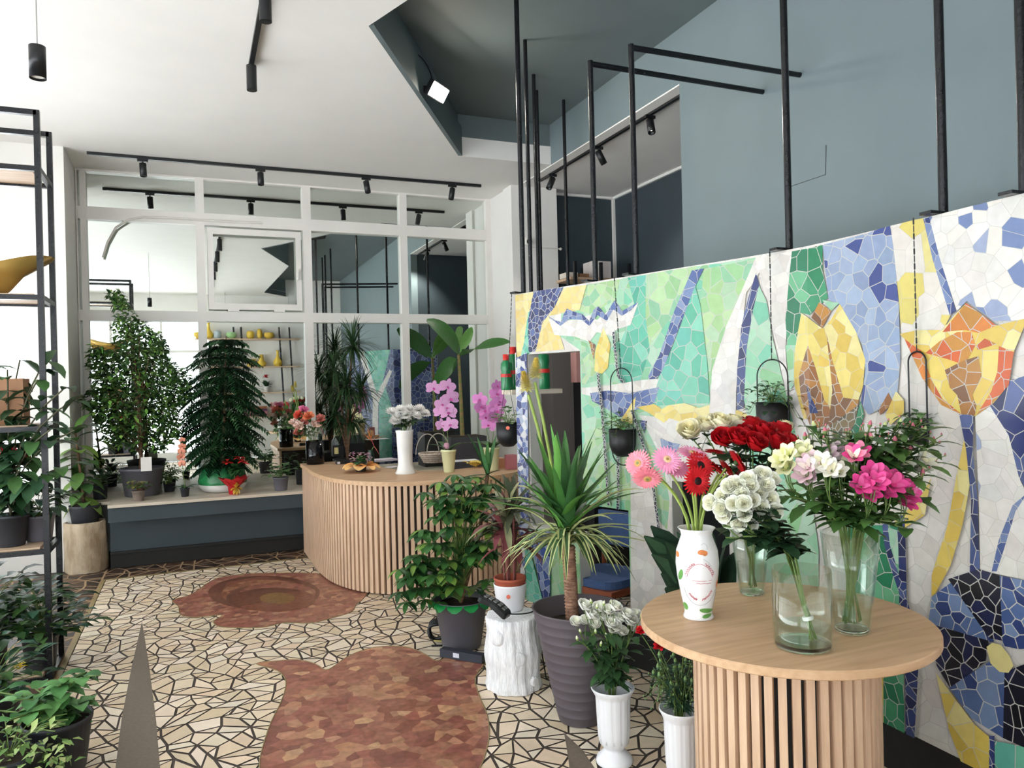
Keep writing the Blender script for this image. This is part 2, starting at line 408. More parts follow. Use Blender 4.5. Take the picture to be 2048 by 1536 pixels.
# ---------------------------------------------------------------- WALLS
w = MB()   # end wall, with the mirror niche between X -1.09 and 3.6 and a bright window on its far left
w.box((-2.8, YW, 0), (-2.3, YW + .2, HW)); w.box((-2.3, YW, 3.25), (-1.42, YW + .2, HW)); w.box((-2.3, YW, 0), (-1.42, YW + .2, .75))
w.box((-1.42, YW, 0), (-1.09, YW + .2, HW)); w.box((3.60, YW, 0), (4.21, YW + .25, HW))
w.box((-1.2, YW + .2, 0), (-1.09, YM + .1, HW)); w.box((3.63, YW + .2, 0), (3.75, YM + .1, HW)); w.box((-1.2, YM + .02, 0), (3.75, YM + .1, HW))
wb = struct(w.build('wall_back', mwhite))
w = MB(); w.box((-2.9, -1.9, 0), (-2.8, -.6, HW)); w.box((-2.9, 7.8, 0), (-2.8, 8.6, HW)); w.box((-2.9, -.6, 3.5), (-2.8, 7.8, HW)); w.box((-2.9, -.6, 0), (-2.8, 7.8, .25))
struct(w.build('wall_left', mwhite))
w = MB(); w.box((.45, -2.0, 0), (XB + .1, -1.9, HC)); w.box((-2.9, -2.0, 3.55), (.45, -1.9, HW + .1)); w.box((-2.9, -2.0, 0), (.45, -1.9, .2))
struct(w.build('wall_front', mwhite))
w = MB(); w.box((XB, -2.0, 0), (XB + .12, 5.15, HC)); w.box((XB, 5.15, HW), (XB + .12, B0[1], HC)); w.box((XB, B0[1], HW), (XB + .12, YW, HC))
wr = struct(w.build('wall_right', mblue))
l = MB(); l.box((XB + .001, 5.15, HW - .012), (XB + .13, YW, HW)); l.build('lintel_underside', mwhite, wr)
h = MB()   # crack of an old access panel in the plaster
q1, q2, q3 = atx(1575, 375, XB - .002), atx(1651, 349, XB - .002), atx(1652, 290, XB - .002)
h.tube([q1, q2, q3], .0025, 4); h.build('plaster_crack', M('crack_shadow', (78, 84, 86), .9), wr)
# the side room seen over the mosaic
w = MB(); w.box((5.14, 5.0, 0), (5.24, 8.75, HW)); w.box((4.21, 8.65, 0), (5.24, 8.75, HW)); w.box((XB + .1, 5.03, 0), (5.24, 5.13, HW))
struct(w.build('wall_side', mteal))
w = MB(); w.box((XB + .121, 5.0, HW), (5.3, 8.8, HW + .1)); cs = w.build('ceiling', mwhite); struct(cs)
w = MB(); w.box((5.11, 5.13, HW - .03), (5.14, 8.65, HW)); w.box((5.105, 8.615, 0), (5.14, 8.65, HW)); w.box((4.21, 8.62, HW - .03), (5.14, 8.65, HW))
struct(w.build('trim_1', mwhite))

# ---------------------------------------------------------------- WINDOWS (daylight) : wide left shop window, front shop window, small end window
def window(name, a, b, z0, z1, nx, zs, nrm):
    """a to b along the wall, frame bars and one pane per bay"""
    a = V((*a, 0)); b = V((*b, 0)); d = (b - a); f = MB(); w_ = .06
    for i in range(nx + 1): p = a + d * (i / nx); f.bar((p.x, p.y, z0), (p.x, p.y, z1), w_, .08, upv=tuple(nrm))
    for z in [z0] + zs + [z1]: f.bar((a.x, a.y, z), (b.x, b.y, z), .08 if abs(nrm[2]) else .06, .06)
    o = struct(f.build(name, mframe)); g = MB()
    e = V(nrm) * .004
    g.add([(a.x, a.y, z0), (b.x, b.y, z0), (b.x, b.y, z1), (a.x, a.y, z1)], [(0, 1, 2, 3)])
    g.build('pane', thin_glass('window_glass', (250, 253, 252), .08), o)
    return o
window('window_2', (-2.85, -.6), (-2.85, 7.8), .25, 3.5, 5, [2.7], (1, 0, 0))
window('window_3', (-2.85, -1.95), (.45, -1.95), .2, 3.55, 3, [2.7], (0, 1, 0))
window('window_4', (-2.3, YW + .1), (-1.42, YW + .1), .75, 3.25, 1, [2.2], (0, 1, 0))
g = MB(); g.add([(-40, -40, -.2), (-2.95, -40, -.2), (-2.95, 40, -.2), (-40, 40, -.2)], [(0, 1, 2, 3)]); g.add([(-2.95, -40, -.2), (30, -40, -.2), (30, -2.05, -.2), (-2.95, -2.05, -.2)], [(0, 1, 2, 3)])
struct(g.build('pavement', M('pale_pavement', (188, 190, 194), .9, var=.06)))

# ---------------------------------------------------------------- MIRRORED WINDOW in the niche
f = MB()
ZS = .64
def hb(z0, z1, x0=-1.09, x1=3.63, y0=YF - .03, y1=YF + .029): f.box((x0, y0, z0), (x1, y1, z1))
for x0, x1 in ((-1.085, -1.07), (-1.046, -.99), (.084, .175), (1.247, 1.345), (2.42, 2.509), (3.56, 3.63)): f.box((x0, YF - .035, ZS), (x1, YF + .029, HW))
hb(4.08, HW); hb(3.568, 3.702); hb(2.485, 2.599)
fr = struct(f.build('window_1', mframe))
v = MB()
x0, x1, z0, z1 = .2, 1.22, 2.62, 3.54
for q in (((x0, z0), (x1, z0 + .07)), ((x0, z1 - .07), (x1, z1)), ((x0, z0 + .07), (x0 + .06, z1 - .07)), ((x1 - .06, z0 + .07), (x1, z1 - .07))):
    v.box((q[0][0], YF - .055, q[0][1]), (q[1][0], YF - .036, q[1][1]))
v.box((x1 - .05, YF - .075, 2.98), (x1 - .03, YF - .055, 3.1))
v.box((x0 + .2, YF - .065, z0 - .02), (x0 + .32, YF - .04, z0)); v.box((x1 - .32, YF - .065, z0 - .02), (x1 - .2, YF - .04, z0))
v.build('vent_sash', mframe, fr)
mm = M('mirror_silver', (226, 232, 228), .012, metal=1, var=.0, scale=1.1, bump=.006, bscale=1.3)
mi = MB(); mi.box((-1.083, YM, ZS), (3.629, YM + .012, HW - .002))
tag(mi.build('wall_mirror', mm), 'large mirror behind the white gridded window frame on the end wall', 'mirror')
cb = MB(); cp = [aty(*p, YF - .045) for p in ((206, 515), (215, 485), (232, 455), (255, 440), (285, 434), (340, 436), (400, 440), (470, 444), (525, 446))]
cb.tube(cp, .012, 8)
tag(cb.build('white_hose', M('white_plastic', (222, 218, 210), .45)), 'white flexible hose curving over the top rail of the mirrored window', 'hose')
# ================================================================ THE MOSAIC WALL (two faces, three openings, on a low dark plinth)
ZB, ZT = .25, 2.305
PATH = [V((2.035, 4.74)), V((2.545, 3.13)), V((2.61, 2.9)), V((2.645, 2.72)), V((2.648, 2.45)), V((2.63, 1.9)), V((2.62, .2))]
SEG = []; acc = 0.
for a, b in zip(PATH, PATH[1:]): SEG.append((acc, a, b, (b - a).length)); acc += (b - a).length
STOT = acc
def wall_pt(s, z, off=0.):
    for i, (s0, a, b, l) in enumerate(SEG):
        if s <= s0 + l or i == len(SEG) - 1:
            d = (b - a) / l; n = V((d.y, -d.x)); n = n if n.x < 0 else -n
            p = a + d * (s - s0) + n * off; return V((p.x, p.y, z))
def wall_uv(x, y):
    """pixel of the photo -> place (s, z) on the wall"""
    d = ray(x, y); best = None
    for i, (s0, a, b, l) in enumerate(SEG):
        e = (b - a) / l; den = d.x * e.y - d.y * e.x
        if abs(den) < 1e-9: continue
        t = (a.x * e.y - a.y * e.x) / den
        q = V((d.x * t, d.y * t)); s = s0 + (q - a).dot(e)
        lo = -9 if i == 0 else s0; hi = 9 if i == len(SEG) - 1 else s0 + l
        miss = max(lo - s, s - hi, 0)
        if t > 0 and (best is None or miss < best[0]): best = (miss, s, H0 + d.z * t)
    return (best[1], best[2])
def wp(px): return [wall_uv(x, y) for x, y in px]
def rect_px(x0, y0, x1, y1): a = wall_uv(x0, y0); b = wall_uv(x1, y1); return (a[0], b[0], b[1], a[1])
o1 = (wall_uv(1057, 703)[0], wall_uv(1160, 703)[0], wall_uv(1062, 1050)[1], wall_uv(1157, 702)[1])
o2 = (wall_uv(1160, 1100)[0], wall_uv(1259, 1100)[0], ZB, wall_uv(1250, 1020)[1])
o3 = (wall_uv(1345, 1000)[0], wall_uv(1457, 1000)[0], ZB + .1, wall_uv(1400, 967)[1])
HOLES = [o1, o2, o3]
# split the wall into rectangles that leave the openings free
cutS = sorted({0., STOT, *[s for _, _, _, _ in [] for s in ()], *[h[0] for h in HOLES], *[h[1] for h in HOLES], *[g[0] for g in SEG]})
RECTS = []
for a, b in zip(cutS, cutS[1:]):
    zs = [ZB]; mid = (a + b) / 2; hs = [h for h in HOLES if h[0] <= mid <= h[1]]
    cur = ZB
    for h in sorted(hs, key=lambda h: h[2]):
        if h[2] > cur + 1e-4: RECTS.append((a, b, cur, h[2]))
        cur = h[3]
    RECTS.append((a, b, cur, ZT))
TH = .09
core = MB()
for a, b, c, d in RECTS:
    P = [wall_pt(a + 1e-5, c), wall_pt(b - 1e-5, c), wall_pt(b - 1e-5, c, -TH), wall_pt(a + 1e-5, c, -TH)]
    Q = [V((p.x, p.y, d)) for p in P]
    core.add(P + Q, [(3, 2, 1, 0), (4, 5, 6, 7), (0, 1, 5, 4), (1, 2, 6, 5), (2, 3, 7, 6), (3, 0, 4, 7)])
mos = struct(core.build('wall_mosaic', M('mosaic_backing', (196, 196, 190), .7, var=.05)))
cv = lambda *cs: [tuple(v * .67 for v in lin(c)) for c in cs]
PAL = {
 'white': cv((236, 230, 224), (240, 235, 228), (228, 222, 216), (243, 238, 232)),
 'whitey': cv(*[(240, 234, 226)] * 5, (236, 222, 150), (232, 214, 120)),
 'whiteb': cv(*[(240, 236, 230)] * 11, (120, 140, 184), (160, 174, 206)),
 'mint': cv((150, 212, 172), (166, 218, 180), (178, 222, 190), (150, 205, 150), (128, 206, 172), (190, 224, 196)),
 'lime': cv((174, 212, 150), (160, 208, 150), (190, 222, 168), (150, 205, 165), (182, 216, 176)),
 'teal': cv((100, 194, 164), (122, 206, 176), (84, 180, 154), (140, 214, 188), (112, 200, 180)),
 'yellow': cv((240, 218, 142), (244, 226, 158), (236, 210, 128)),
 'yellow2': cv((240, 214, 108), (244, 224, 130), (232, 200, 92), (246, 232, 160)),
 'navy': cv((46, 58, 116), (58, 74, 132), (90, 106, 158), (34, 42, 92), (70, 86, 140)),
 'blue': cv((92, 114, 170), (74, 96, 156), (126, 146, 190), (58, 74, 132), (142, 158, 196)),
 'ltblue': cv(*[(156, 174, 206)] * 3, (166, 184, 212), (148, 166, 200), (172, 188, 214), (70, 86, 150)),
 'dkgreen': cv((44, 140, 98), (34, 126, 88), (70, 160, 116), (120, 196, 150)),
 'brown': cv((182, 124, 58), (160, 104, 52), (134, 92, 60), (196, 140, 66)),
 'orange': cv((222, 104, 46), (212, 92, 40), (226, 136, 52), (206, 142, 54)),
 'black': cv((26, 28, 44), (34, 36, 54), (22, 24, 32), (40, 46, 84)),
 'cobalt': cv((76, 100, 154), (96, 122, 172), (126, 150, 190), (54, 72, 128)),
 'bluewhite': cv((60, 78, 150), (110, 128, 184), (226, 226, 228), (180, 190, 216), (44, 56, 120)),
 'olive': cv((120, 108, 84), (96, 90, 74), (140, 120, 84)),
 'chain': cv((20, 22, 36), (30, 34, 70)),
}
def stroke(px, w):
    """a band of given pixel width along a line of pixels"""
    l, r_ = [], []
    for i, p in enumerate(px):
        a = px[max(0, i - 1)]; b = px[min(len(px) - 1, i + 1)]; dx, dy = b[0] - a[0], b[1] - a[1]; n = math.hypot(dx, dy) or 1
        l.append((p[0] - dy / n * w / 2, p[1] + dx / n * w / 2)); r_.append((p[0] + dy / n * w / 2, p[1] - dx / n * w / 2))
    return l + r_[::-1]
# regions, lower layers first: palette, outline in the photo, tile size, grout, tall factor
REG = [
 ('mint', [(1126, 578), (1345, 540), (1512, 515), (1500, 565), (1445, 700), (1420, 830), (1290, 850), (1330, 930), (1345, 1010), (1345, 1230), (1040, 1240), (1056, 1060), (1162, 1050), (1160, 700), (1120, 672)], .075, .006, 1.2),
 ('lime', [(1172, 571), (1240, 558), (1232, 600), (1180, 628), (1158, 622)], .06, .006, 1.2),
 ('lime', [(1295, 549), (1395, 532), (1370, 600), (1300, 690), (1285, 640)], .085, .007, 1.3),
 ('lime', [(1408, 538), (1512, 518), (1495, 565), (1450, 690), (1428, 780), (1415, 720), (1400, 620)], .085, .007, 1.2),
 ('teal', [(1256, 555), (1292, 550), (1292, 640), (1300, 700), (1278, 772), (1240, 765), (1238, 690), (1272, 620)], .075, .006, 1.5),
 ('lime', [(1162, 690), (1192, 700), (1200, 760), (1165, 770)], .05, .005, 1.2),
 ('lime', [(1170, 860), (1240, 850), (1262, 930), (1262, 1000), (1165, 1000)], .07, .006, 1.2),
 ('white', [(1262, 935), (1310, 900), (1345, 970), (1345, 1230), (1262, 1230)], .08, .004, 1),
 ('lime', [(1292, 880), (1325, 920), (1340, 1000), (1335, 1060), (1318, 1040), (1305, 960)], .06, .005, 1.4),
 ('lime', [(1104, 1060), (1160, 1050), (1160, 1240), (1104, 1240)], .09, .006, 1.2),
 ('yellow', [(1022, 592), (1068, 584), (1060, 640), (1046, 715), (1022, 720)], .07, .005, 1.3),
 ('teal', [(1057, 625), (1064, 618), (1064, 704), (1040, 720), (1048, 690)], .05, .004, 1.6),
 ('navy', [(1068, 583), (1128, 574), (1110, 615), (1086, 645), (1073, 702), (1058, 705), (1057, 640)], .045, .007, 1.1),
 ('yellow', [(1128, 576), (1174, 570), (1160, 620), (1098, 632), (1112, 662), (1122, 674), (1130, 699), (1072, 704), (1086, 645), (1110, 615)], .07, .004, 1),
 ('white', [(1098, 638), (1110, 670), (1150, 673), (1180, 684), (1195, 664), (1225, 672), (1232, 660), (1262, 650), (1278, 605), (1245, 625), (1222, 618), (1195, 640), (1180, 630), (1150, 640), (1120, 642)], .045, .003, 1),
 ('blue', [(1096, 632), (1110, 640), (1123, 644), (1128, 630), (1135, 617), (1150, 624), (1165, 628), (1180, 642), (1188, 620), (1197, 612), (1213, 630), (1222, 614), (1230, 600), (1245, 622), (1278, 604), (1264, 620), (1245, 632), (1228, 619), (1215, 642), (1196, 630), (1180, 652), (1165, 640), (1140, 638), (1122, 652)], .045, .004, 1),
 ('yellow2', [(1208, 655), (1222, 688), (1217, 735), (1205, 748), (1190, 742), (1192, 700)], .06, .003, 1.4),
 ('brown', [(1178, 680), (1192, 690), (1188, 720), (1184, 700)], .03, .004, 1),
 ('teal', [(1391, 570), (1402, 612), (1415, 720), (1421, 806), (1360, 808), (1308, 812), (1305, 785), (1335, 720), (1352, 680)], .085, .008, 1.3),
 ('blue', [(1385, 541), (1409, 537), (1390, 576), (1360, 655), (1326, 742), (1305, 770), (1297, 754), (1320, 710), (1350, 622)], .06, .006, 1.2),
 ('white', [(1165, 776), (1220, 770), (1285, 760), (1320, 757), (1312, 780), (1280, 796), (1240, 792), (1205, 797), (1165, 788)], .05, .003, 1),
 ('blue', [(1182, 786), (1217, 781), (1260, 786), (1320, 774), (1310, 806), (1272, 820), (1242, 834), (1205, 812), (1185, 802)], .055, .006, 1),
 ('yellow2', [(1273, 793), (1266, 852), (1243, 840)], .05, .003, 1),
 ('white', [(1278, 830), (1340, 836), (1425, 842), (1402, 905), (1350, 895), (1300, 855)], .08, .004, 1),
 ('yellow2', [(1275, 814), (1310, 808), (1325, 818), (1340, 810), (1370, 806), (1400, 816), (1440, 803), (1470, 818), (1505, 832), (1480, 852), (1440, 840), (1400, 834), (1370, 846), (1340, 836), (1330, 846), (1300, 826)], .075, .003, 1),
 ('blue', [(1322, 876), (1345, 885), (1362, 888), (1352, 908), (1326, 902)], .05, .004, 1),
 ('navy', [(1280, 840), (1296, 842), (1290, 868)], .03, .004, 1),
 ('white', [(1512, 518), (1526, 535), (1510, 565), (1494, 585), (1484, 680), (1474, 780), (1473, 842), (1420, 830), (1426, 740), (1455, 650), (1490, 570)], .085, .003, 1.3),
 ('white', [(1512, 518), (1586, 502), (1577, 620), (1573, 700), (1580, 800), (1614, 855), (1630, 905), (1600, 905), (1577, 800), (1560, 720), (1545, 650), (1535, 585), (1522, 548)], .085, .003, 1.2),
 ('navy', [(1514, 546), (1521, 572), (1508, 620), (1496, 690), (1493, 760), (1490, 816), (1475, 820), (1476, 740), (1485, 650), (1500, 590)], .06, .006, 1.2),
 ('mint', [(1520, 572), (1535, 602), (1548, 680), (1570, 770), (1592, 860), (1620, 960), (1640, 1100), (1640, 1240), (1500, 1240), (1500, 850), (1490, 800), (1495, 700), (1508, 620)], .1, .006, 1.3),
 ('dkgreen', [(1586, 503), (1648, 490), (1648, 540), (1659, 596), (1640, 612), (1622, 630), (1605, 626), (1602, 690), (1577, 692), (1573, 640), (1580, 560)], .08, .007, 1.1),
 ('mint', [(1573, 690), (1600, 690), (1592, 750), (1590, 770), (1582, 780)], .07, .006, 1),
 ('ltblue', [(1648, 490), (1740, 466), (1783, 450), (1791, 500), (1801, 610), (1804, 720), (1797, 800), (1740, 830), (1725, 805), (1734, 740), (1728, 690), (1700, 640), (1685, 610), (1660, 600)], .07, .007, 1.1),
 ('whitey', [(1784, 450), (1852, 436), (1875, 520), (1910, 620), (1890, 660), (1806, 666), (1801, 600), (1791, 500)], .085, .003, 1),
 ('yellow2', [(1605, 626), (1626, 641), (1648, 657), (1664, 641), (1683, 608), (1716, 665), (1734, 720), (1729, 775), (1715, 812), (1690, 802), (1670, 828), (1610, 838), (1590, 765), (1592, 700)], .08, .003, 1.1),
 ('brown', [(1618, 690), (1634, 735), (1652, 800), (1662, 812), (1668, 845), (1625, 860), (1605, 800), (1600, 752)], .055, .006, 1),
 ('brown', [(1656, 665), (1668, 720), (1690, 795), (1722, 800), (1708, 845), (1675, 872), (1660, 850), (1668, 780)], .055, .007, 1),
 ('olive', [(1665, 850), (1720, 810), (1712, 850), (1690, 880), (1668, 885)], .04, .008, 1),
 ('navy', [(1615, 765), (1624, 790), (1640, 826), (1622, 826)], .04, .003, 1),
 ('brown', [(1642, 604), (1666, 622), (1648, 656), (1626, 635)], .07, .004, 1),
 ('mint', [(1648, 600), (1682, 606), (1666, 622)], .05, .004, 1),
 ('dkgreen', [(1725, 800), (1732, 830), (1710, 900), (1690, 960), (1660, 980), (1690, 900), (1712, 850)], .05, .005, 1),
 ('brown', [(1781, 785), (1790, 805), (1765, 830), (1760, 822)], .06, .003, 1),
 ('yellow2', [(1796, 782), (1812, 800), (1812, 826), (1785, 850), (1775, 830)], .06, .003, 1),
 ('whiteb', [(1862, 434), (2060, 385), (2060, 640), (1992, 642), (1938, 602), (1918, 622), (1885, 520)], .07, .0035, 1),
 ('blue', [(1851, 438), (1863, 435), (1882, 510), (1917, 622), (1904, 630), (1870, 520)], .06, .004, 1.4),
 ('whiteb', [(1955, 830), (1990, 808), (2022, 860), (2045, 960), (2060, 990), (2060, 1160), (1965, 1140), (1962, 1000)], .075, .0035, 1),
 ('navy', [(2020, 762), (2060, 750), (2060, 985), (2042, 952), (2022, 870), (1985, 812)], .09, .006, 1),
 ('blue', [(2060, 985), (2036, 1022), (2012, 1100), (1998, 1142), (1988, 1142), (2002, 1080), (2030, 1010)], .05, .004, 1.3),
 ('yellow2', [(1935, 870), (1946, 960), (1930, 1050), (1906, 1130), (1868, 1200), (1868, 1150), (1900, 1050), (1918, 950)], .08, .003, 1.2),
 ('yellow2', [(1804, 668), (1840, 660), (1888, 660), (1937, 606), (1998, 651), (2060, 636), (2032, 705), (2022, 770), (1992, 806), (1956, 832), (1930, 829), (1890, 806), (1850, 752), (1825, 690)], .085, .004, 1.1),
 ('orange', [(1937, 606), (1998, 651), (1962, 666), (1935, 660), (1890, 664)], .075, .006, 1),
 ('orange', [(1814, 678), (1848, 702), (1868, 758), (1890, 798), (1930, 829), (1888, 810), (1850, 757)], .07, .005, 1),
 ('orange', [(2003, 692), (2033, 704), (2023, 770), (1985, 812), (1958, 830), (1988, 782), (2000, 742)], .07, .006, 1),
 ('orange', [(1856, 706), (1885, 682), (1920, 664), (1948, 664), (1956, 690), (1935, 730), (1900, 718)], .06, .006, 1),
 ('brown', [(1895, 740), (1930, 722), (1962, 712), (1968, 752), (1950, 790), (1958, 812), (1955, 830), (1928, 828), (1920, 790), (1905, 775)], .055, .006, 1),
 ('orange', [(1958, 690), (1975, 677), (1999, 688), (1960, 700)], .05, .005, 1),
 ('navy', [(1924, 828), (1953, 830), (1951, 900), (1961, 1000), (1965, 1145), (1945, 1145), (1948, 1000), (1938, 900)], .07, .006, 1.3),
 ('yellow2', [(1775, 1060), (1830, 1010), (1850, 985), (1868, 955), (1855, 1030), (1815, 1055)], .07, .003, 1),
 ('dkgreen', [(1700, 1050), (1812, 1050), (1816, 1240), (1700, 1240)], .08, .007, 1.1),
 ('mint', [(1770, 1050), (1800, 1060), (1806, 1130), (1785, 1120)], .07, .006, 1.1),
 ('navy', stroke([(1774, 1035), (1780, 1090), (1798, 1150), (1822, 1225)], 11), .05, .006, 1.2),
 ('navy', stroke([(1807, 1030), (1810, 1100), (1812, 1225)], 15), .05, .006, 1.2),
 ('yellow2', [(1745, 1330), (1772, 1330), (1773, 1460), (1745, 1440)], .09, .006, 1.2),
 ('dkgreen', [(1773, 1330), (1813, 1330), (1815, 1480), (1773, 1460)], .08, .007, 1.2),
 ('navy', [(1816, 1330), (1843, 1330), (1834, 1490), (1818, 1480)], .05, .006, 1.2),
 ('yellow2', [(1878, 1345), (1905, 1380), (1955, 1447), (1992, 1478), (1985, 1580), (1935, 1540), (1905, 1460)], .11, .005, 1.2),
 ('teal', [(1996, 1480), (2060, 1492), (2060, 1600), (1996, 1580)], .12, .006, 1),
 ('navy', stroke([(1990, 1470), (1990, 1580)], 11), .05, .006, 1.2),
 ('cobalt', [(1914, 1160), (1870, 1192), (1863, 1245), (1965, 1284), (1995, 1282), (1955, 1215)], .06, .007, 1),
 ('black', [(1903, 1157), (1964, 1137), (2006, 1150), (2012, 1280), (1985, 1275)], .055, .007, 1.1),
 ('cobalt', [(2006, 1150), (2060, 1160), (2060, 1300), (2012, 1290)], .055, .007, 1.2),
 ('black', [(1863, 1245), (1985, 1280), (1978, 1322), (1908, 1376), (1880, 1330)], .06, .007, 1),
 ('cobalt', [(1905, 1374), (1985, 1322), (2016, 1342), (2013, 1474), (1950, 1435)], .07, .007, 1),
 ('black', [(2016, 1342), (2060, 1325), (2060, 1495), (2013, 1474)], .06, .007, 1.1),
 ('yellow2', [(1980, 1292), (1992, 1284), (2008, 1288), (2026, 1310), (2034, 1330), (2024, 1344), (2006, 1342), (1988, 1325)], .3, .002, 1),
 ('bluewhite', [(1022, 720), (1046, 712), (1058, 704), (1062, 1050), (1056, 1060), (1052, 1240), (1022, 1240)], .042, .005, 1.2),
 ('white', [(1022, 715), (1036, 705), (1036, 760), (1022, 800)], .05, .004, 1),
 ('blue', [(1060, 1062), (1104, 1062), (1104, 1210), (1092, 1210), (1072, 1110)], .06, .006, 1.2),
 ('teal', [(1052, 1080), (1064, 1100), (1092, 1210), (1060, 1215)], .06, .006, 1.3),
] + [('chain', stroke(p, 5), .022, .008, 1) for p in (
    [(1200, 746), (1207, 810), (1213, 880), (1218, 960), (1222, 1010)], [(1231, 664), (1236, 715), (1241, 752), (1252, 766)], [(1268, 820), (1288, 880), (1308, 950), (1320, 1040), (1326, 1110)], [(1240, 905), (1241, 960), (1240, 1018)])]
tiles = MB(); grout = MB(); GR = lin((178, 176, 171)); CACHE = {}
def lay(pal, poly, size, gap, asp, lev, rects=None, pt=wall_pt, mb=None, gb=None, gcol=None):
    mb = tiles if mb is None else mb; gb = grout if gb is None else gb
    if area(poly) < 0: poly = poly[::-1]
    xs = [p[0] for p in poly]; zs = [p[1] for p in poly]; off = .0015 + lev * .00022
    cl = cells(min(xs), max(xs), min(zs), max(zs), size, gap, asp)
    for rc in (rects or RECTS):
        if rc[1] < min(xs) or rc[0] > max(xs) or rc[3] < min(zs) or rc[2] > max(zs): continue
        sub = clip_convex(poly, [(rc[0], rc[2]), (rc[1], rc[2]), (rc[1], rc[3]), (rc[0], rc[3])])
        if len(sub) < 3 or abs(area(sub)) < 1e-6: continue
        gb.add([pt(s, z, off - .0001) for s, z in sub], [tuple(range(len(sub)))], gcol or GR)
        for c, cell in cl:
            if not (rc[0] - .3 < c[0] < rc[1] + .3 and rc[2] - .3 < c[1] < rc[3] + .3): continue
            q = clip_convex(sub, cell)
            if len(q) < 3 or abs(area(q)) < 2e-6: continue
            k = CACHE.setdefault((lev, c), jit(random.choice(PAL[pal]), .06))
            mb.add([pt(s, z, off) for s, z in q], [tuple(range(len(q)))], k)
# inset the wall's rectangles a hair so that tiles never hang over an edge
lay('white', [(0, ZB), (STOT, ZB), (STOT, ZT), (0, ZT)], .075, .0025, 1, 0)
for i, (pal, px, size, gap, asp) in enumerate(REG): lay(pal, wp(px), size * .84, gap * .5, asp, i + 1)
mtile = M('glazed_tile', attr=True, rough=.28, var=.07, scale=25, spec=.45)
tiles.build('mosaic_tiles', mtile, mos); grout.build('mosaic_grout', M('grout', attr=True, rough=.85, var=.04, scale=40), mos)
# the wall folds back at its far end and runs behind the counter; that side is tiled towards the mirror
BP = [V((2.47, 5.47)), V((2.50, 5.52)), V((2.80, 6.03)), V((3.05, 6.45)), V((3.40, 6.66)), V((3.66, 6.75))]
bseg = []; acc = 0.
for a, b in zip(BP, BP[1:]): bseg.append((acc, a, b, (b - a).length)); acc += (b - a).length
BT = acc
def back_pt(s, z, off=0.):
    for i, (s0, a, b, l) in enumerate(bseg):
        if s <= s0 + l or i == len(bseg) - 1:
            d = (b - a) / l; n = V((-d.y, d.x)); p = a + d * (s - s0) + n * off; return V((p.x, p.y, z))
core = MB(); rb = []
for s0, a, b, l in bseg:
    P = [back_pt(s0 + 1e-5, ZB), back_pt(s0 + 1e-5, ZB, -.07), back_pt(s0 + l - 1e-5, ZB, -.07), back_pt(s0 + l - 1e-5, ZB)]; Q = [V((p.x, p.y, ZT)) for p in P]
    core.add(P + Q, [(3, 2, 1, 0), (4, 5, 6, 7), (0, 1, 5, 4), (1, 2, 6, 5), (2, 3, 7, 6), (3, 0, 4, 7)]); rb.append((s0, s0 + l, ZB, ZT))
mob = struct(core.build('wall_mosaic_return', mgrey))
t2, g2 = MB(), MB(); dark_g = lin((150, 160, 170))
kw = dict(rects=rb, pt=back_pt, mb=t2, gb=g2, gcol=dark_g)
lay('navy', [(0, ZB), (BT, ZB), (BT, ZT), (0, ZT)], .07, .006, 1.1, 200, **kw)
lay('teal', [(.42, ZT), (1.07, ZT), (.87, 1.75), (.72, 1.55), (.62, 1.75)], .07, .006, 1, 201, **kw)
lay('white', [(.55, ZB), (.72, ZB), (.76, 1.4), (1.1, 1.95), (1.04, 1.98), (.74, 1.6), (.45, ZT), (.32, ZT), (.64, 1.5)], .06, .004, 1, 202, **kw)
lay('teal', [(.78, 1.45), (.94, 1.7), (1.07, 1.4), (1.05, .5), (.76, .5)], .07, .006, 1.2, 203, **kw)
lay('yellow', [(.05, ZB), (.4, ZB), (.4, 1.2), (.1, 1.6)], .08, .004, 1, 204, **kw)
t2.build('mosaic_tiles', mtile, mob); g2.build('mosaic_grout', M('grout'), mob)
pl = MB()   # dark recessed plinth below both faces
for s0, a, b, l in SEG: pl.bar(tuple(wall_pt(s0 + 1e-5, ZB / 2 - .001, -.12)), tuple(wall_pt(s0 + l - 1e-5, ZB / 2 - .001, -.12)), .06, ZB - .002)
struct(pl.build('baseboard_mosaic', M('black_plinth', (30, 29, 28), .6, var=.2, scale=30)))

# ---------------------------------------------------------------- steel poles and their brackets
POLES = []
def pole(name, p, z0, z1, label, arm=None, foot=True):
    t = thing(name, (p[0], p[1], z0), label, 'pole', 'black steel poles above the mosaic wall')
    b = MB(); b.tube([(p[0], p[1], z0), (p[0], p[1], z1)], .017, 12); b.build('upright', mblack, t)
    if arm: a = MB(); a.tube([(p[0], p[1], z1 - .017), arm], .017, 12); a.build('arm', mblack, t)
    if foot:
        f = MB(); q = V((p[0], p[1])); n = V((-.95, -.3)) if p[1] > 2.9 else V((-1, 0))
        f.bar((p[0], p[1], z0 + .006), (p[0] + n.x * .1, p[1] + n.y * .1, z0 + .006), .05, .012); f.build('foot_bracket', mblack, t)
    return t
def top_at(x, off=-.045):
    """place on the mosaic's top edge under pixel column x"""
    y = 500.
    for _ in range(30):
        s, z = wall_uv(x, y); y += (z - ZT) * 400
    return wall_pt(s, ZT, off)
p1 = wall_pt(.03, ZT, -.045); pole('steel_pole', p1, ZT, HC, 'black steel pole at the far corner of the mosaic wall, running up to the ceiling')
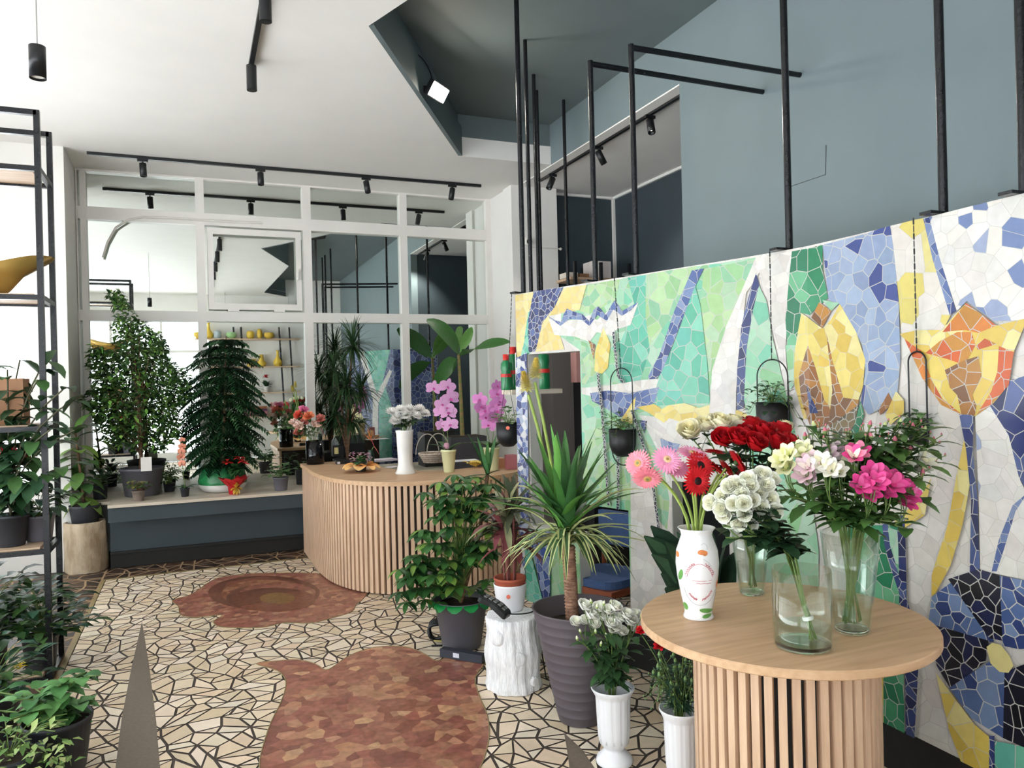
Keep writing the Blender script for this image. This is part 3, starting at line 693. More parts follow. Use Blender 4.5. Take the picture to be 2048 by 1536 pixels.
for (x, y, lb) in ((1050, 80, 'black steel pole behind the corner pole, first of the four on the folded-back mosaic'), (1067, 149, 'thin black steel pole second along the folded-back mosaic, nearly hiding the next one'),
                   (1073, 181, 'black steel pole third along the folded-back mosaic, half hidden by the second'), (1127, 200, 'thin black steel pole farthest back, in front of the dark side room')):
    q = atz(x, y, HC); pole('steel_pole', (q.x, q.y), ZT, HC - .001, lb, foot=False)
for x, tx, ty, ax, ay, lb in ((1181, 1165, 123, 1526, 184, 'black steel pole with the lower arm bent across to the blue-grey wall'), (1263, 1252, 90, 1600, 150, 'black steel pole with the higher arm bent across to the blue-grey wall')):
    q = top_at(x); zt = vert(q, tx, ty); e = atx(ax, ay, XB); pole('steel_pole', q, ZT, zt, lb, arm=tuple(e))
POLE_Q = {}
for x, lb in ((1567, 'tall black steel pole standing above the white and dark green mosaic stripes'), (1870, 'thick black steel pole above the thin blue mosaic stripe'), (2031, 'black steel pole closest to the right end of the mosaic wall')):
    q = top_at(x); POLE_Q[x] = q; pole('steel_pole', q, ZT, HC, lb)
# ================================================================ FURNITURE
def wood(name, c1, c2, stretch, scale=3.):
    if name in MATS: return MATS[name]
    m = M(name, c1, .5, rgb2=c2, scale=scale, stretch=stretch, bump=.05, bscale=scale * 2, detail=6)
    return m
moak = wood('oak_veneer', (212, 176, 140), (192, 154, 118), (1.2, 14, 14), 2.2)
moakv = wood('oak_slats', (224, 192, 162), (204, 170, 142), (14, 14, 1.2), 2.4)
mpale = wood('pale_board', (214, 202, 186), (198, 184, 166), (1.5, 14, 14), 2.)
mshelf = wood('shelf_board', (206, 178, 150), (188, 158, 130), (1.5, 14, 14), 2.)
# ---- display bench below the mirrored window
t = thing('display_bench', (1.2, 8.2, 0), 'long plant bench with a pale wooden top and dark teal front under the mirrored window', 'bench')
b = MB(); b.box((-.76, 8.16, .612), (3.59, YM - .001, ZS)); b.box((-1.085, 8.46, .612), (-.761, YM - .001, ZS)); b.build('top_board', mpale, t)
b = MB(); b.box((-.76, 8.19, .47), (3.59, 8.23, .611)); b.build('fascia', mteal, t)
b = MB(); b.box((-.76, 8.34, .14), (3.59, 8.39, .611)); b.build('base_panel', mteal, t)
b = MB(); b.box((-.76, 8.345, .005), (3.59, 8.385, .139)); b.box((-.76, 8.31, .15), (3.59, 8.339, .165)); b.build('plinth', M('black_plinth'), t)
# ---- curved counter
def catmull(pts, n=6):
    out = []
    for i in range(len(pts) - 1):
        p0 = pts[max(0, i - 1)]; p1 = pts[i]; p2 = pts[i + 1]; p3 = pts[min(len(pts) - 1, i + 2)]
        for j in range(n):
            s = j / n; out.append(tuple(.5 * (2 * p1[d] + (p2[d] - p0[d]) * s + (2 * p0[d] - 5 * p1[d] + 4 * p2[d] - p3[d]) * s * s + (3 * p1[d] - p0[d] - 3 * p2[d] + p3[d]) * s ** 3) for d in range(len(p1))))
    out.append(tuple(pts[-1])); return out
front = catmull([(1.04, 8.14), (1.04, 7.6), (1.045, 7.15), (1.10, 6.7), (1.24, 6.34), (1.47, 6.1), (1.8, 6.0), (2.15, 5.99), (2.45, 6.08), (2.7, 6.24)], 6)
back = [(2.76, 6.4), (2.5, 6.75), (2.1, 6.62), (1.8, 6.8), (1.68, 7.2), (1.66, 8.14)]
CT = .93
t = thing('shop_counter', (1.7, 6.6, 0), 'curved oak slatted shop counter between the plant bench and the mosaic wall', 'counter')
def offs(path, o):
    out = []
    for i, p in enumerate(path):
        a = V(path[max(0, i - 1)]); c_ = V(path[min(len(path) - 1, i + 1)]); d = (c_ - a).normalized(); out.append((p[0] + d.y * -o, p[1] + d.x * o))
    return out
top = offs(front, -.02)
b = MB(); b.prism(top + back, CT - .035, CT); b.build('countertop', moak, t)
body = offs(front, .03)
b = MB(); b.prism(body + back, .02, CT - .036); b.build('carcass', M('counter_backing', (52, 40, 33), .7, var=.1), t)
sl = MB(); L = 0; pos = []
for i in range(len(front) - 1):
    a = V(front[i]); c_ = V(front[i + 1]); d = c_ - a; l = d.length; d /= l; s0 = (-L) % .052
    while s0 < l:
        p = a + d * s0; n = V((-d.y, d.x)); p = p + n * .014; pos.append((p, d)); s0 += .052
    L += l
for p, d in pos:
    sl.bar((p.x, p.y, .015), (p.x, p.y, CT - .036), .031, .03, upv=(-d.y, d.x, 0))
sl.build('slat_cladding', moakv, t)
# ---- round slatted table
TC = V((1.926, 2.143, 0)); TR = .5; TT = .84
t = thing('round_table', (TC.x, TC.y, 0), 'round oak display table on a slatted drum base in front of the mosaic', 'table')
b = MB(); b.lathe([(TR - .004, TT - .03), (TR, TT - .026), (TR, TT - .004), (TR - .004, TT)], (TC.x, TC.y, 0), 96, smooth=False); b.build('tabletop', moak, t)
b = MB(); b.lathe([(.285, .005), (.285, TT - .031)], (TC.x, TC.y, 0), 48); b.build('drum', M('black_drum', (24, 22, 21), .7), t)
b = MB()
for i in range(46):
    a = 2 * PI * i / 46; x, y = TC.x + .3 * math.cos(a), TC.y + .3 * math.sin(a); b.bar((x, y, .004), (x, y, TT - .031), .03, .026, upv=(-math.sin(a), math.cos(a), 0))
b.build('slat_cladding', moakv, t)
# ---- steel rack with plant shelves at the left
t = thing('plant_rack', (-1.3, 5.5, 0), 'tall black steel rack with pale wooden shelves at the left', 'rack')
RX0, RY0, RY1 = -1.95, 5.3, 5.72
RX1 = aty(87, 800, RY0).x; RXB = aty(111, 800, RY1).x
RZT = vert((RX1, RY0), 67, 220)
for x, y in ((RX1, RY0), (RXB, RY1), (RX0, RY0), (RX0, RY1)): b = MB(); b.bar((x, y, .003), (x, y, RZT), .032); b.build('post', mblack, t)
SHZ = [vert((-1.0, RY0), 40, yy) for yy in (1358, 1100, 852, 588, 330)]
for i, z in enumerate(SHZ):
    b = MB(); b.bar((RX0, RY0, z - .02), (RX1, RY0, z - .02), .03); b.bar((RX0, RY1, z - .02), (RXB, RY1, z - .02), .03); b.bar((RX1, RY0, z - .02), (RXB, RY1, z - .02), .03)
    s = b.build('shelf_frame', mblack, t); w = MB(); w.box((RX0 + .02, RY0 + .017, z - .02), (RX1 - .04, RY1 - .017, z + .004)); w.build('shelf_board', mshelf, s)
b = MB(); b.bar((RX0, RY0, RZT - .016), (RX1, RY0, RZT - .016), .032); b.bar((RX0, RY1, RZT - .016), (RXB, RY1, RZT - .016), .032); b.build('top_rail', mblack, t)

# ================================================================ LIGHT FITTINGS
def track(a, b, label):
    m_ = MB(); m_.bar(a, b, .034, .03); return tag(m_.build('light_track', mblackp, origin=a), label, 'light track')
def spot(p, aim, label, group, hang=.07, r=.026, l=.13):
    """track adapter, knuckle and a tilted can"""
    p = V(p); t = thing('track_spotlight', p, label, 'spotlight', group); aim = V(aim).normalized()
    b = MB(); b.bar(p + V((-.05, 0, -.014)), p + V((.05, 0, -.014)), .026, .028); b.build('adapter', mblackp, t)
    b = MB(); q = p + V((0, 0, -hang)); b.tube([p + V((0, 0, -.02)), q], .007, 8); b.sphere(q, .012, 6); b.build('knuckle', mblackp, t)
    b = MB(); c0 = q - aim * .02
    b.lathe([(.6 * r, 0), (r, .006), (r, l), (r * .8, l), (r * .72, l - .02), (1e-5, l - .025)], c0, 20, axis=aim); b.build('housing', mblackp, t)
    return t
ta = aty(174, 321, 8.55); ta.z = HW - .018; tb = aty(962, 384, 8.55); tb.z = HW - .018
YT = 8.55
track((ta.x, YT, HW - .018), (tb.x, YT, HW - .018), 'long black light track on the ceiling along the top of the mirrored window')
G1 = 'spotlights on the track above the mirrored window'
for x, aim, lb in ((286, (.05, -.1, -1), 'black spotlight hanging straight at the left end of the track above the mirror'), (521, (.0, -.2, -1), 'black spotlight second from the left on the track above the mirror'),
                   (732, (.1, -.25, -1), 'black spotlight third from the left on the track above the mirror'), (904, (-.2, -.1, -1), 'slanted black spotlight at the right end of the track above the mirror')):
    q = aty(x, 350, YT); spot((q.x, YT, HW - .03), aim, lb, G1, .06, .033, .14)
sa = (3.83, 8.1, HW - .018); sb = (3.83, 5.25, HW - .018)
track(sa, sb, 'black light track on the ceiling over the side-room opening')
G2 = 'spotlights over the side-room opening'
for y, aim, lb in ((7.78, (-.55, -.2, -1), 'black spotlight at the far end of the track over the side room'), (6.72, (.5, -.1, -1), 'black spotlight in the middle of the track over the side room'), (5.78, (-.2, -.5, -1), 'black spotlight at the near end of the track over the side room')):
    tt = spot((3.83, y, HW - .03), aim, lb, G2, .06, .034, .15); a_ = V(aim).normalized(); q_ = V((3.83, y, HW - .09)) + a_ * .105
    b = MB(); b.lathe([(.024, 0), (1e-5, .001)], q_, 16, axis=a_); b.build('lit_lens', M('lit_spot', (255, 244, 226), .5, emit=12.), tt)
    ld = bpy.data.lights.new('spot_beam', 'SPOT'); ld.energy = 60; ld.spot_size = 1.9; ld.spot_blend = .6; ld.shadow_soft_size = .03; ld.color = (1, .95, .88)
    lo = bpy.data.objects.new('spot_beam', ld); C.objects.link(lo); lo.location = q_ + a_ * .05; lo.rotation_euler = a_.to_track_quat('-Z', 'Y').to_euler()
track((.455, 5.9, HW - .018), (.455, -1.2, HW - .018), 'black light track running away from the ceiling towards the shop front')
for i, y in enumerate((5.84, 4.72, 3.6, 2.5, 1.4, .3)):
    t = thing('cylinder_spotlight', (.455, y, HW - .03), ['black cylinder spotlight at the far end of the ceiling track, beside the pendant lamp', 'black cylinder spotlight at the top edge, second from the far end of the ceiling track'][i] if i < 2 else 'black cylinder spotlight on the ceiling track, seen only in the mirror', 'spotlight', 'cylinder spotlights on the long ceiling track')
    b = MB(); b.lathe([(.036, -.18), (.036, 0)], (.455, y, HW - .034), 20); b.lathe([(.03, -.002), (1e-5, -.001)], (.455, y, HW - .213), 16); b.build('housing', mblackp, t)
pc = atd(75, 125, 3.55)
t = thing('pendant_lamp', (pc.x, pc.y, HW), 'black cylinder pendant lamp on a thin cord at the upper left', 'lamp')
b = MB(); b.tube([(pc.x, pc.y, pc.z + .07), (pc.x, pc.y, HW)], .003, 6); b.build('cord', M('grey_cord', (150, 148, 145), .6), t)
b = MB(); b.lathe([(.03, -.06), (.0355, -.075), (.0355, .075), (1e-5, .078)], (pc.x, pc.y, pc.z), 24); b.build('shade', mblackp, t)
b = MB(); b.lathe([(.03, 0), (1e-5, .002)], (pc.x, pc.y, pc.z - .064), 20); b.build('diffuser', M('lamp_diffuser', (225, 222, 214), .6), t)
# floodlight clamped to the recess side
lc = atd(878, 185, 6.35)
t = thing('floodlight', lc, 'bright lit floodlight fixed inside the edge of the grey ceiling recess', 'floodlight')
ax = V((.55, -.62, -.56)).normalized(); ux = ax.cross(V((0, 0, 1))).normalized(); uy = ux.cross(ax)
b = MB(); b.bar(lc - ax * .05 + ux * 0, lc - ax * .004, .24, .13, upv=tuple(uy)); b.build('housing', mblackp, t)
b = MB(); b.bar(lc - ax * .003, lc + ax * .004, .22, .11, upv=tuple(uy)); b.build('lit_lens', M('lit_floodlight', (255, 246, 228), .5, emit=130.), t)
s0 = lc - ax * .06; w0 = V((lc.x - .2, lc.y + .13, lc.z + .06))
b = MB(); b.bar(s0, w0, .02, .05); b.bar(w0, w0 + V((0, 0, .1)), .02, .05); b.build('bracket', mblackp, t)
b = MB(); b.tube(bez(s0, s0 + V((-.02, .02, .3)), w0 + V((-.03, -.02, .3)), 8), .005, 6); b.build('cable', mblackp, t)
# camera and cable on the pier
q = aty(1053, 483, YW)
t = thing('security_camera', (q.x, YW, q.z), 'small white security camera with a black eye on the white pier', 'camera')
b = MB(); b.lathe([(.05, 0), (.05, .02), (.045, .04), (1e-5, .055)], (q.x, YW - .001, q.z), 24, axis=(0, -1, 0)); b.build('body', M('white_plastic'), t)
b = MB(); b.sphere((q.x + .012, YW - .06, q.z - .01), .034, 12); b.build('eye', M('black_gloss', (8, 8, 10), .1), t)
c0, c1 = aty(1058, 494, YW - .006), aty(1121, 498, YW - .006)
b = MB(); b.tube([c0, c1], .006, 6); b.sphere(c1, .018, 6); tag(b.build('wall_cable', M('white_plastic')), 'thin pale cable running right from the security camera across the pier', 'cable')
# side room: black shelving with a boxes and a white case on top
t = thing('storage_shelf', (4.6, 8.2, 0), 'black steel storage shelf in the dark side room', 'shelf')
zt = aty(1200, 560, 8.25).z
xl, xr = aty(1127, 555, 8.25).x, aty(1245, 545, 8.25).x
for x in (xl + .05, xl + .4, xr - .03):
    for y in (8.04, 8.5):
        b = MB(); b.bar((x, y, .003), (x, y, zt + .18), .035); b.build('post', mblackp, t)
for z in (zt, zt - .5, zt - 1.0, .6):
    b = MB(); b.box((xl, 8.06, z - .03), (xr, 8.48, z)); b.build('shelf_board', mshelf, t)
def carton(x0, x1, d, h, z, col, label, y=8.12):
    z += .001
    b = MB(); b.box((x0, y, z), (x1, y + d, z + h)); b.box((x0 + .02, y - .004, z + .02), (x1 - .05, y - .001, z + h * .7)); return tag(b.build('storage_box', M('box_%d' % col[0], col, .7), origin=(x0, y, z)), label, 'box')
carton(aty(1186, 540, 8.12).x, aty(1222, 540, 8.12).x, .25, .21, zt, (226, 216, 212), 'white case standing on the black shelf in the side room')
carton(aty(1134, 550, 8.12).x, aty(1156, 550, 8.12).x, .2, .06, zt, (214, 204, 192), 'low cream box on the left end of the black shelf in the side room')
carton(aty(1160, 550, 8.12).x, aty(1178, 550, 8.12).x, .2, .05, zt, (150, 110, 80), 'brown carton between the cream box and the white case in the side room')

# ================================================================ things seen through the openings of the mosaic
def chair(loc, rz, label):
    t = thing('side_chair', (0, 0, 0), label, 'chair')
    mb_ = M('blue_fabric', (64, 88, 130), .85, var=.1, scale=60, bump=.1, bscale=300); mw = M('chair_wood', (140, 72, 44), .5, var=.1)
    for x, y, z in ((-.2, -.2, .43), (.2, -.2, .43), (-.19, .2, .82), (.19, .2, .82)): b = MB(); b.tube([(x * 1.08, y * 1.08, .002), (x, y, z)], [.014, .019], 8); b.build('leg', mw, t)
    b = MB(); b.box((-.22, -.22, .39), (.22, .22, .43)); b.build('seat_frame', mw, t)
    b = MB(); b.prism([(.21 * math.copysign(abs(math.cos(a)) ** .5, math.cos(a)), .21 * math.copysign(abs(math.sin(a)) ** .5, math.sin(a))) for a in [2 * PI * i / 24 for i in range(24)]], .431, .48); b.build('seat', mb_, t)
    b = MB(); b.box((-.2, .16, .62), (.2, .2, .84)); b.build('backrest', mb_, t)
    t.location = V(loc); t.rotation_euler = (0, 0, rz); return t
def behind(px, py, d):
    """a point d metres behind the mosaic under this pixel, at its height there"""
    s, z = wall_uv(px, py); q = wall_pt(s, 0, -d); k = V((q.x, q.y)).length / V((wall_pt(s, 0).x, wall_pt(s, 0).y)).length
    r_ = ray(px, py); t_ = V((q.x, q.y)).length / V((r_.x, r_.y)).length; return EYE + r_ * t_
q = behind(1214, 1150, .42); chair((q.x, q.y, 0), math.radians(-70), 'blue upholstered chair with brown legs inside the lower opening of the mosaic')
sz = atd(1046, 779, 5.83).z
t = thing('bottle_shelf', (2.4, 5.33, sz), 'narrow pale wooden shelf holding green bottles behind the far mosaic edge', 'shelf')
b = MB(); b.box((2.2, 5.24, sz - .035), (2.62, 5.44, sz)); b.build('shelf_board', mpale, t)
b = MB(); b.bar((2.5, 5.45, sz - .3), (2.5, 5.45, sz - .036), .02); b.build('bracket', mwhite, t)
mbot = M('green_bottle', (20, 120, 70), .3, var=.05, coat=.3); mred = M('red_cap', (206, 44, 40), .4)
def bottle(px, py, k, h, label):
    c_ = atd(px, py, k); c_.z = sz; t = thing('bottle', c_, label, 'bottle', 'green bottles on the narrow shelf'); r_ = h * .15
    b = MB(); b.lathe([(r_ * .95, 0), (r_, .006), (r_, h * .42), (r_ * .86, h * .5), (r_, h * .6), (r_ * .95, h * .74), (r_ * .45, h * .84), (r_ * .42, h * .88), (1e-5, h * .885)], c_, 20); b.build('body', mbot, t)
    b = MB(); b.lathe([(r_ * .56, h * .83), (r_ * .56, h), (1e-5, h)], c_, 16); b.build('cap', mred, t)
    b = MB(); b.lathe([(r_ * 1.02, h * .36), (r_ * 1.02, h * .45)], c_, 20); b.build('band', mred, t)
bottle(1013, 775, 5.77, .27, 'shorter green bottle with a red cap, left of the far mosaic edge')
bottle(1027, 770, 5.88, .33, 'taller green bottle with a red cap, touching the far mosaic edge')
bottle(1072, 772, 5.88, .27, 'green bottle with a low red cap behind the yellow flower spikes')
bottle(1087, 775, 5.8, .34, 'tallest green bottle with a red cap, seen through the upper mosaic opening')
t = thing('storage_cabinet', (3.05, 5.35, 0), 'black cabinet seen at the right edge of the upper mosaic opening', 'cabinet')
b = MB(); b.box((2.85, 5.2, .01), (3.25, 5.5, 2.2)); b.build('body', mblackp, t)
b = MB(); b.box((2.81, 5.36, 1.7), (2.849, 5.46, 1.94)); tag(b.build('pink_packet', M('pink_packet', (226, 170, 164), .6), origin=(2.83, 5.4, 1.7)), 'pink packet on the side of the black cabinet in the upper mosaic opening', 'packet')
w = MB(); w.box((2.75, 4.02, .01), (3.4, 4.08, 1.9)); tag(w.build('grey_backdrop', M('dark_grey_board', (78, 80, 84), .7)), 'dark grey backdrop added behind the small opening above the round table', 'backdrop')  # sheet added so the opening looks dark grey inside
mpetal = M('petal', attr=True, rough=.55, var=.06, scale=40, subs=.0)
PROTO = {}
def proto(key, fn):
    if key not in PROTO:
        o = fn().build('bloom', mpetal); me = o.data; bpy.data.objects.remove(o); PROTO[key] = me
    return PROTO[key]
def bloom_at(parent, me, pos, axis, r, name='bloom', spin=None):
    o = bpy.data.objects.new(name, me); C.objects.link(o); o.parent = parent
    ax = V(axis).normalized()
    if spin is None: q = V((0, 0, 1)).rotation_difference(ax)
    else:
        yy = (V((0, 0, 1)) - ax * ax.z).normalized(); q = Matrix((yy.cross(ax), yy, ax)).transposed().to_quaternion()
    q = q @ Matrix.Rotation(U(0, 6.28) if spin is None else spin, 3, 'Z').to_quaternion()
    o.rotation_mode = 'QUATERNION'; o.rotation_quaternion = q; o.scale = (r, r, r); o.location = V(pos) - wpos(parent); return o
# ================================================================ POTTED PLANTS
mleaf = M('leaf_green', attr=True, rough=.42, var=.12, scale=30, spec=.4)
msoil = M('potting_soil', (52, 38, 28), .95, var=.3, scale=80, bump=.4, bscale=200)
mbark = M('brown_bark', (128, 96, 72), .8, rgb2=(92, 66, 48), scale=14, stretch=(1, 1, 6), bump=.5, bscale=60)
mstem = M('green_stem', (96, 120, 58), .5, var=.12, scale=20)
mgpot = M('anthracite_pot', (104, 102, 110), .55, var=.06, scale=8)
mbpot = M('black_pot', (46, 48, 54), .5, var=.08, scale=8)
def onY(px, py, Y, z): q = aty(px, py, Y); return V((q.x, Y, z))
def potted(name, label, loc, r0, r1, h, mat, rim=.004, cat='plant', group=None, soil=.88):
    t = thing(name, loc, label, cat, group); b = MB(); pot(b, loc, r0, r1, h, rim=rim, soil=soil); b.build('pot', mat, t)
    s = MB(); s.lathe([(r0 + (r1 - r0) * soil - .006, h * soil + .001), (1e-5, h * soil + .008)], loc, 24); s.build('soil', msoil, t)
    return t, V(loc) + V((0, 0, h * soil))
def cloud(poly, k, thick, n, z0=None):
    """points scattered through a crown whose outline at distance k is poly; it is as deep as it is wide there"""
    xs = [p[0] for p in poly]; ys = [p[1] for p in poly]; cx = sum(xs) / len(xs); out = []
    while len(out) < n:
        p = (U(min(xs), max(xs)), U(min(ys), max(ys)))
        if inside(p, poly) and atd(p[0], p[1], k - thick).y > 9.05: out.append((atd(p[0], p[1], k - thick), p))
        elif inside(p, poly):
            q = atd(p[0], p[1], k + U(-1, 1) * thick * (1 - .5 * abs(p[0] - cx) / (max(xs) - cx)))
            while q.y > 9.08: q = atd(p[0], p[1], k + U(-1, 0) * thick)
            out.append((q, p))
        continue
        if inside(p, poly): out.append((atd(p[0], p[1], k + U(-1, 1) * thick * (1 - .5 * abs(p[0] - cx) / (max(xs) - cx))), p))
    return out
def leafy(mb, pts, axis_xy, L, W, cols, n=2, droop=.8, shape='oval', upb=.1, lean=.6):
    for q, _ in pts:
        o = V((q.x - axis_xy[0], q.y - axis_xy[1], 0)); o = o.normalized() if o.length > .01 else V((1, 0, 0))
        d = o * lean + V((U(-1, 1), U(-1, 1), U(-.7, .7) + upb))
        leaf(mb, q, d, L * U(.7, 1.2), W * U(.8, 1.15), jit(random.choice(cols), .18), n, droop, .2, shape, U(-.6, .6))

# ---- big weeping fig on the bench
c = onY(283, 940, 8.78, ZS + .001)
t, s = potted('weeping_fig', 'tall bushy green fig tree in a wide grey pot on the plant bench', c, .16, .205, .29, mgpot, cat='plant')
k0 = dep(c); b = MB()
for dx in (-.02, .02): b.tube(bez(s + V((dx, 0, -.03)), s + V((-dx * 2, 0, .4)), s + V((dx * .5 - .02, 0, .8)), 8), [.016] * 5 + [.012] * 4, 8)
poly = [(213, 590), (240, 577), (258, 612), (278, 640), (300, 655), (322, 672), (332, 715), (372, 752), (386, 795), (350, 818), (356, 868), (330, 905), (262, 902), (215, 885), (186, 838), (163, 800), (192, 770), (174, 730), (186, 688), (232, 700), (224, 652), (238, 628), (226, 612)]
for q, _ in cloud([(240, 600), (300, 680), (350, 790), (330, 860), (210, 860), (190, 790), (235, 680)], k0, .22, 34):
    b.tube(bez(s + V((0, 0, min(.75, max(.15, q.z - s.z - .35)))), (q + s) * .5 + V((0, 0, (q.z - s.z) * .35)), q, 5), [.007, .006, .005, .004, .003, .002], 5)
b.build('trunk', mbark, t)
f = MB(); leafy(f, cloud(poly, k0, .3, 3600), c, .07, .037, [GREEN, GREEN, DARKG, BRIGHT, lin((70, 104, 52)), lin((112, 148, 70))], droop=1.)
f.build('foliage', mleaf, t)
b = MB(); q = onY(292, 905, 8.56, 0); b.box((q.x - .05, 8.555, ZS + .27), (q.x + .05, 8.562, ZS + .41)); b.build('white_tag', M('paper', (228, 224, 218), .8), t)
# ---- Norfolk pine in a green and white pot
c = onY(445, 945, 8.66, ZS + .001)
t = thing('norfolk_pine', c, 'dark green tiered Norfolk pine in a green and white ceramic pot on the plant bench', 'plant')
b = MB(); b.lathe([(.15, .0), (.2, .015), (.235, .06), (.24, .085)], c, 32); b.build('white_base', M('white_ceramic', (232, 230, 226), .25), t)
b = MB(); b.lathe([(.24, .0855), (.245, .12), (.225, .2), (.2, .245), (.2, .26), (.19, .26), (.19, .23), (1e-5, .23)], c, 32); b.build('pot', M('green_glaze', (36, 116, 66), .25, var=.35, scale=9), t)
b = MB(); b.lathe([(.188, .232), (1e-5, .24)], c, 24); b.build('soil', msoil, t)
b = MB(); tp = atd(452, 672, dep(c)); b.tube([c + V((0, 0, .22)), (c + tp) * .5 + V((.0, 0, 0)), tp], [.018, .013, .004], 8); b.build('trunk', mbark, t)
f = MB(); base = c + V((0, 0, .24)); NP = [lin((24, 56, 32)), lin((30, 66, 36)), lin((20, 48, 28)), lin((40, 78, 42))]
for i in range(14):
    u = i / 13; p = base.lerp(tp, .06 + .9 * u); rr = [.34, .4, .44, .46, .47, .48, .47, .46, .45, .43, .41, .37, .32, .2][i]
    for j in range(11):
        a = 2 * PI * j / 11 + i * 1.3 + U(-.15, .15); L = rr * U(.85, 1.1); d = V((math.cos(a), math.sin(a), .32 if i > 10 else U(-.05, .2))); q = p.copy(); m_ = 13; prev = q
        col = jit(random.choice(NP), .15)
        for k in range(m_):
            q = q + d.normalized() * (L / m_); d.z -= .085
            sdv = d.cross(V((0, 0, 1))).normalized(); sp = .11 * (1 - abs(k / m_ - .35) * .75)
            for sg in (-1, 1):
                leaf(f, q, sdv * sg + d.normalized() * .75 + V((0, 0, U(-.25, .1))), sp * U(.9, 1.3), .034, jit(col, .15), 2, .9, .3, 'strap')
        leaf(f, p, V((math.cos(a), math.sin(a), .12)), L * 1.05, .03, col, 5, .75, .2, 'strap')
f.build('branches', mleaf, t)
# ---- small things on the bench
cols_y = [lin((120, 120, 60)), lin((92, 96, 44)), lin((110, 70, 60)), lin((80, 110, 60))]
def bushy(name, label, c, r0, r1, h, mat, R_, n, L, W, cols, shape='oval', lift=.5, droop=.8, group=None, stems=True, hh=1.):
    t, s = potted(name, label, c, r0, r1, h, mat, group=group); f = MB(); st = MB()
    for i in range(n):
        a = i * 2.39996; e = U(.15, 1.3); rr = R_ * U(.25, 1); q = s + V((math.cos(a) * rr * math.cos(e) * .8, math.sin(a) * rr * math.cos(e) * .8, rr * math.sin(e) * hh + .01))
        if stems and i % 2 == 0: st.tube(bez(s, s + V((0, 0, (q.z - s.z) * .7)), q, 4), .0025, 4)
        leaf(f, q, V((math.cos(a), math.sin(a), lift * U(.2, 1.4))), L * U(.75, 1.2), W * U(.8, 1.15), jit(random.choice(cols), .15), 3, droop, .2, shape)
    if stems: st.build('stems', mstem, t)
    f.build('foliage', mleaf, t)
    return t, s
bushy('trailing_ivy', 'small red and green leaved plant in a taupe pot before the fig tree', onY(277, 985, 8.36, ZS + .001), .045, .062, .1, M('taupe_pot', (132, 118, 108), .6), .13, 60, .055, .045, cols_y, 'heart', .3, 1.4)
def small_orchid(name, label, c, pmat, r0, r1, h, spike, fcols, nleaf=4, llen=.16, fr=.03, stems=True, up=.6):
    t, s = potted(name, label, c, r0, r1, h, pmat, cat='orchid'); f = MB()
    for i in range(nleaf): a = i * 2.6 + .3; leaf(f, s, V((math.cos(a), math.sin(a), up)), llen * U(.8, 1.1), llen * .32, jit(lin((58, 88, 50))), 5, .9, .25, 'paddle')
    f.build('leaf', mleaf, t)
    for path, n in spike:
        pth = bez(*path, 8); st = MB(); st.tube(pth, [.003] * 9, 6); so = st.build('flower_spike', mstem, t); me = proto('orchid_%.3f_%.3f' % (fcols[0][0], fcols[0][1]), lambda: orchid_bloom(fcols))
        for i in range(n):
            u = .55 + .45 * i / max(1, n - 1); q = pth[min(8, int(u * 8))] + V((U(-.3, .3), U(-1, -.2), U(-.3, .3))) * fr * 1.2; bloom_at(so, me, q, V((U(-.5, .3), -1, U(-.2, .3))), fr * U(.85, 1.15), 'blossom', spin=U(-.3, .3))
    return t
def orchid_bloom(cols):
    b = MB()
    for i, (a, w, l) in enumerate(((PI / 2, .62, 1), (PI / 2 + 2.1, .6, 1), (PI / 2 - 2.1, .6, 1), (.25, 1.05, 1.05), (PI - .25, 1.05, 1.05))):
        d = V((math.cos(a), math.sin(a), .12)); leaf(b, d * .05 + V((0, 0, .01 * i)), d, l, w, jit(cols[0], .08), 5, .25, -.1, 'paddle')
    leaf(b, (0, 0, .03), (0, -.5, 1), .5, .4, cols[1], 3, .5, .4, 'drop'); leaf(b, (0, 0, .03), (.5, -.2, .8), .3, .22, cols[1], 3, .5, .4, 'drop'); leaf(b, (0, 0, .03), (-.5, -.2, .8), .3, .22, cols[1], 3, .5, .4, 'drop')
    return b
salm = [lin((214, 140, 112)), lin((190, 90, 80))]
c = onY(370, 985, 8.42, ZS + .001); tip = atd(362, 880, dep(c) - .02)
small_orchid('small_orchid', 'small salmon flowered orchid in a little dark pot in front of the mirror', c, mbpot, .035, .045, .085, [((c + V((0, 0, .08)), c + V((-.02, 0, .35)), tip), 9)], salm, 4, .14, .034)
# poinsettia
c = onY(468, 985, 8.33, ZS + .001)
t, s = potted('poinsettia', 'red poinsettia wrapped in red foil with a gold bow on the plant bench', c, .05, .062, .1, M('red_foil', (190, 36, 44), .35, var=.15, scale=30), cat='plant')
f = MB()
for i in range(9):
    a = 2 * PI * i / 9; leaf(f, c + V((math.cos(a) * .058, math.sin(a) * .058, .085)), V((math.cos(a), math.sin(a), 1.1)), .14, .13, jit(lin((204, 38, 44))), 3, .3, .1, 'heart')
f.build('foil_collar', mpetal, t)
f = MB()
for i in range(8): a = 2 * PI * i / 8; leaf(f, c + V((.02, -.064, .07)), V((math.cos(a) * .6, -.5, math.sin(a))), .075, .035, jit(lin((206, 166, 60))), 3, .9, .3, 'paddle')
f.build('gold_bow', M('gold_ribbon', attr=True, rough=.3, var=.05), t)
f = MB(); rosette(f, s + V((.02, 0, .16)), 44, .1, .075, lin((46, 84, 44)), (-.7, .9), 1., 'oval', seg=3); st = MB(); st.tube([s, s + V((.02, 0, .2))], .006, 6); st.build('stem', mstem, t); f.build('foliage', mleaf, t)
f = MB()
for dx, dz in ((-.06, .24), (.05, .27), (.09, .23)): rosette(f, s + V((dx, -.03, dz)), 9, .07, .042, lin((214, 52, 46)), (-.2, .5), .6, 'oval', seg=3)
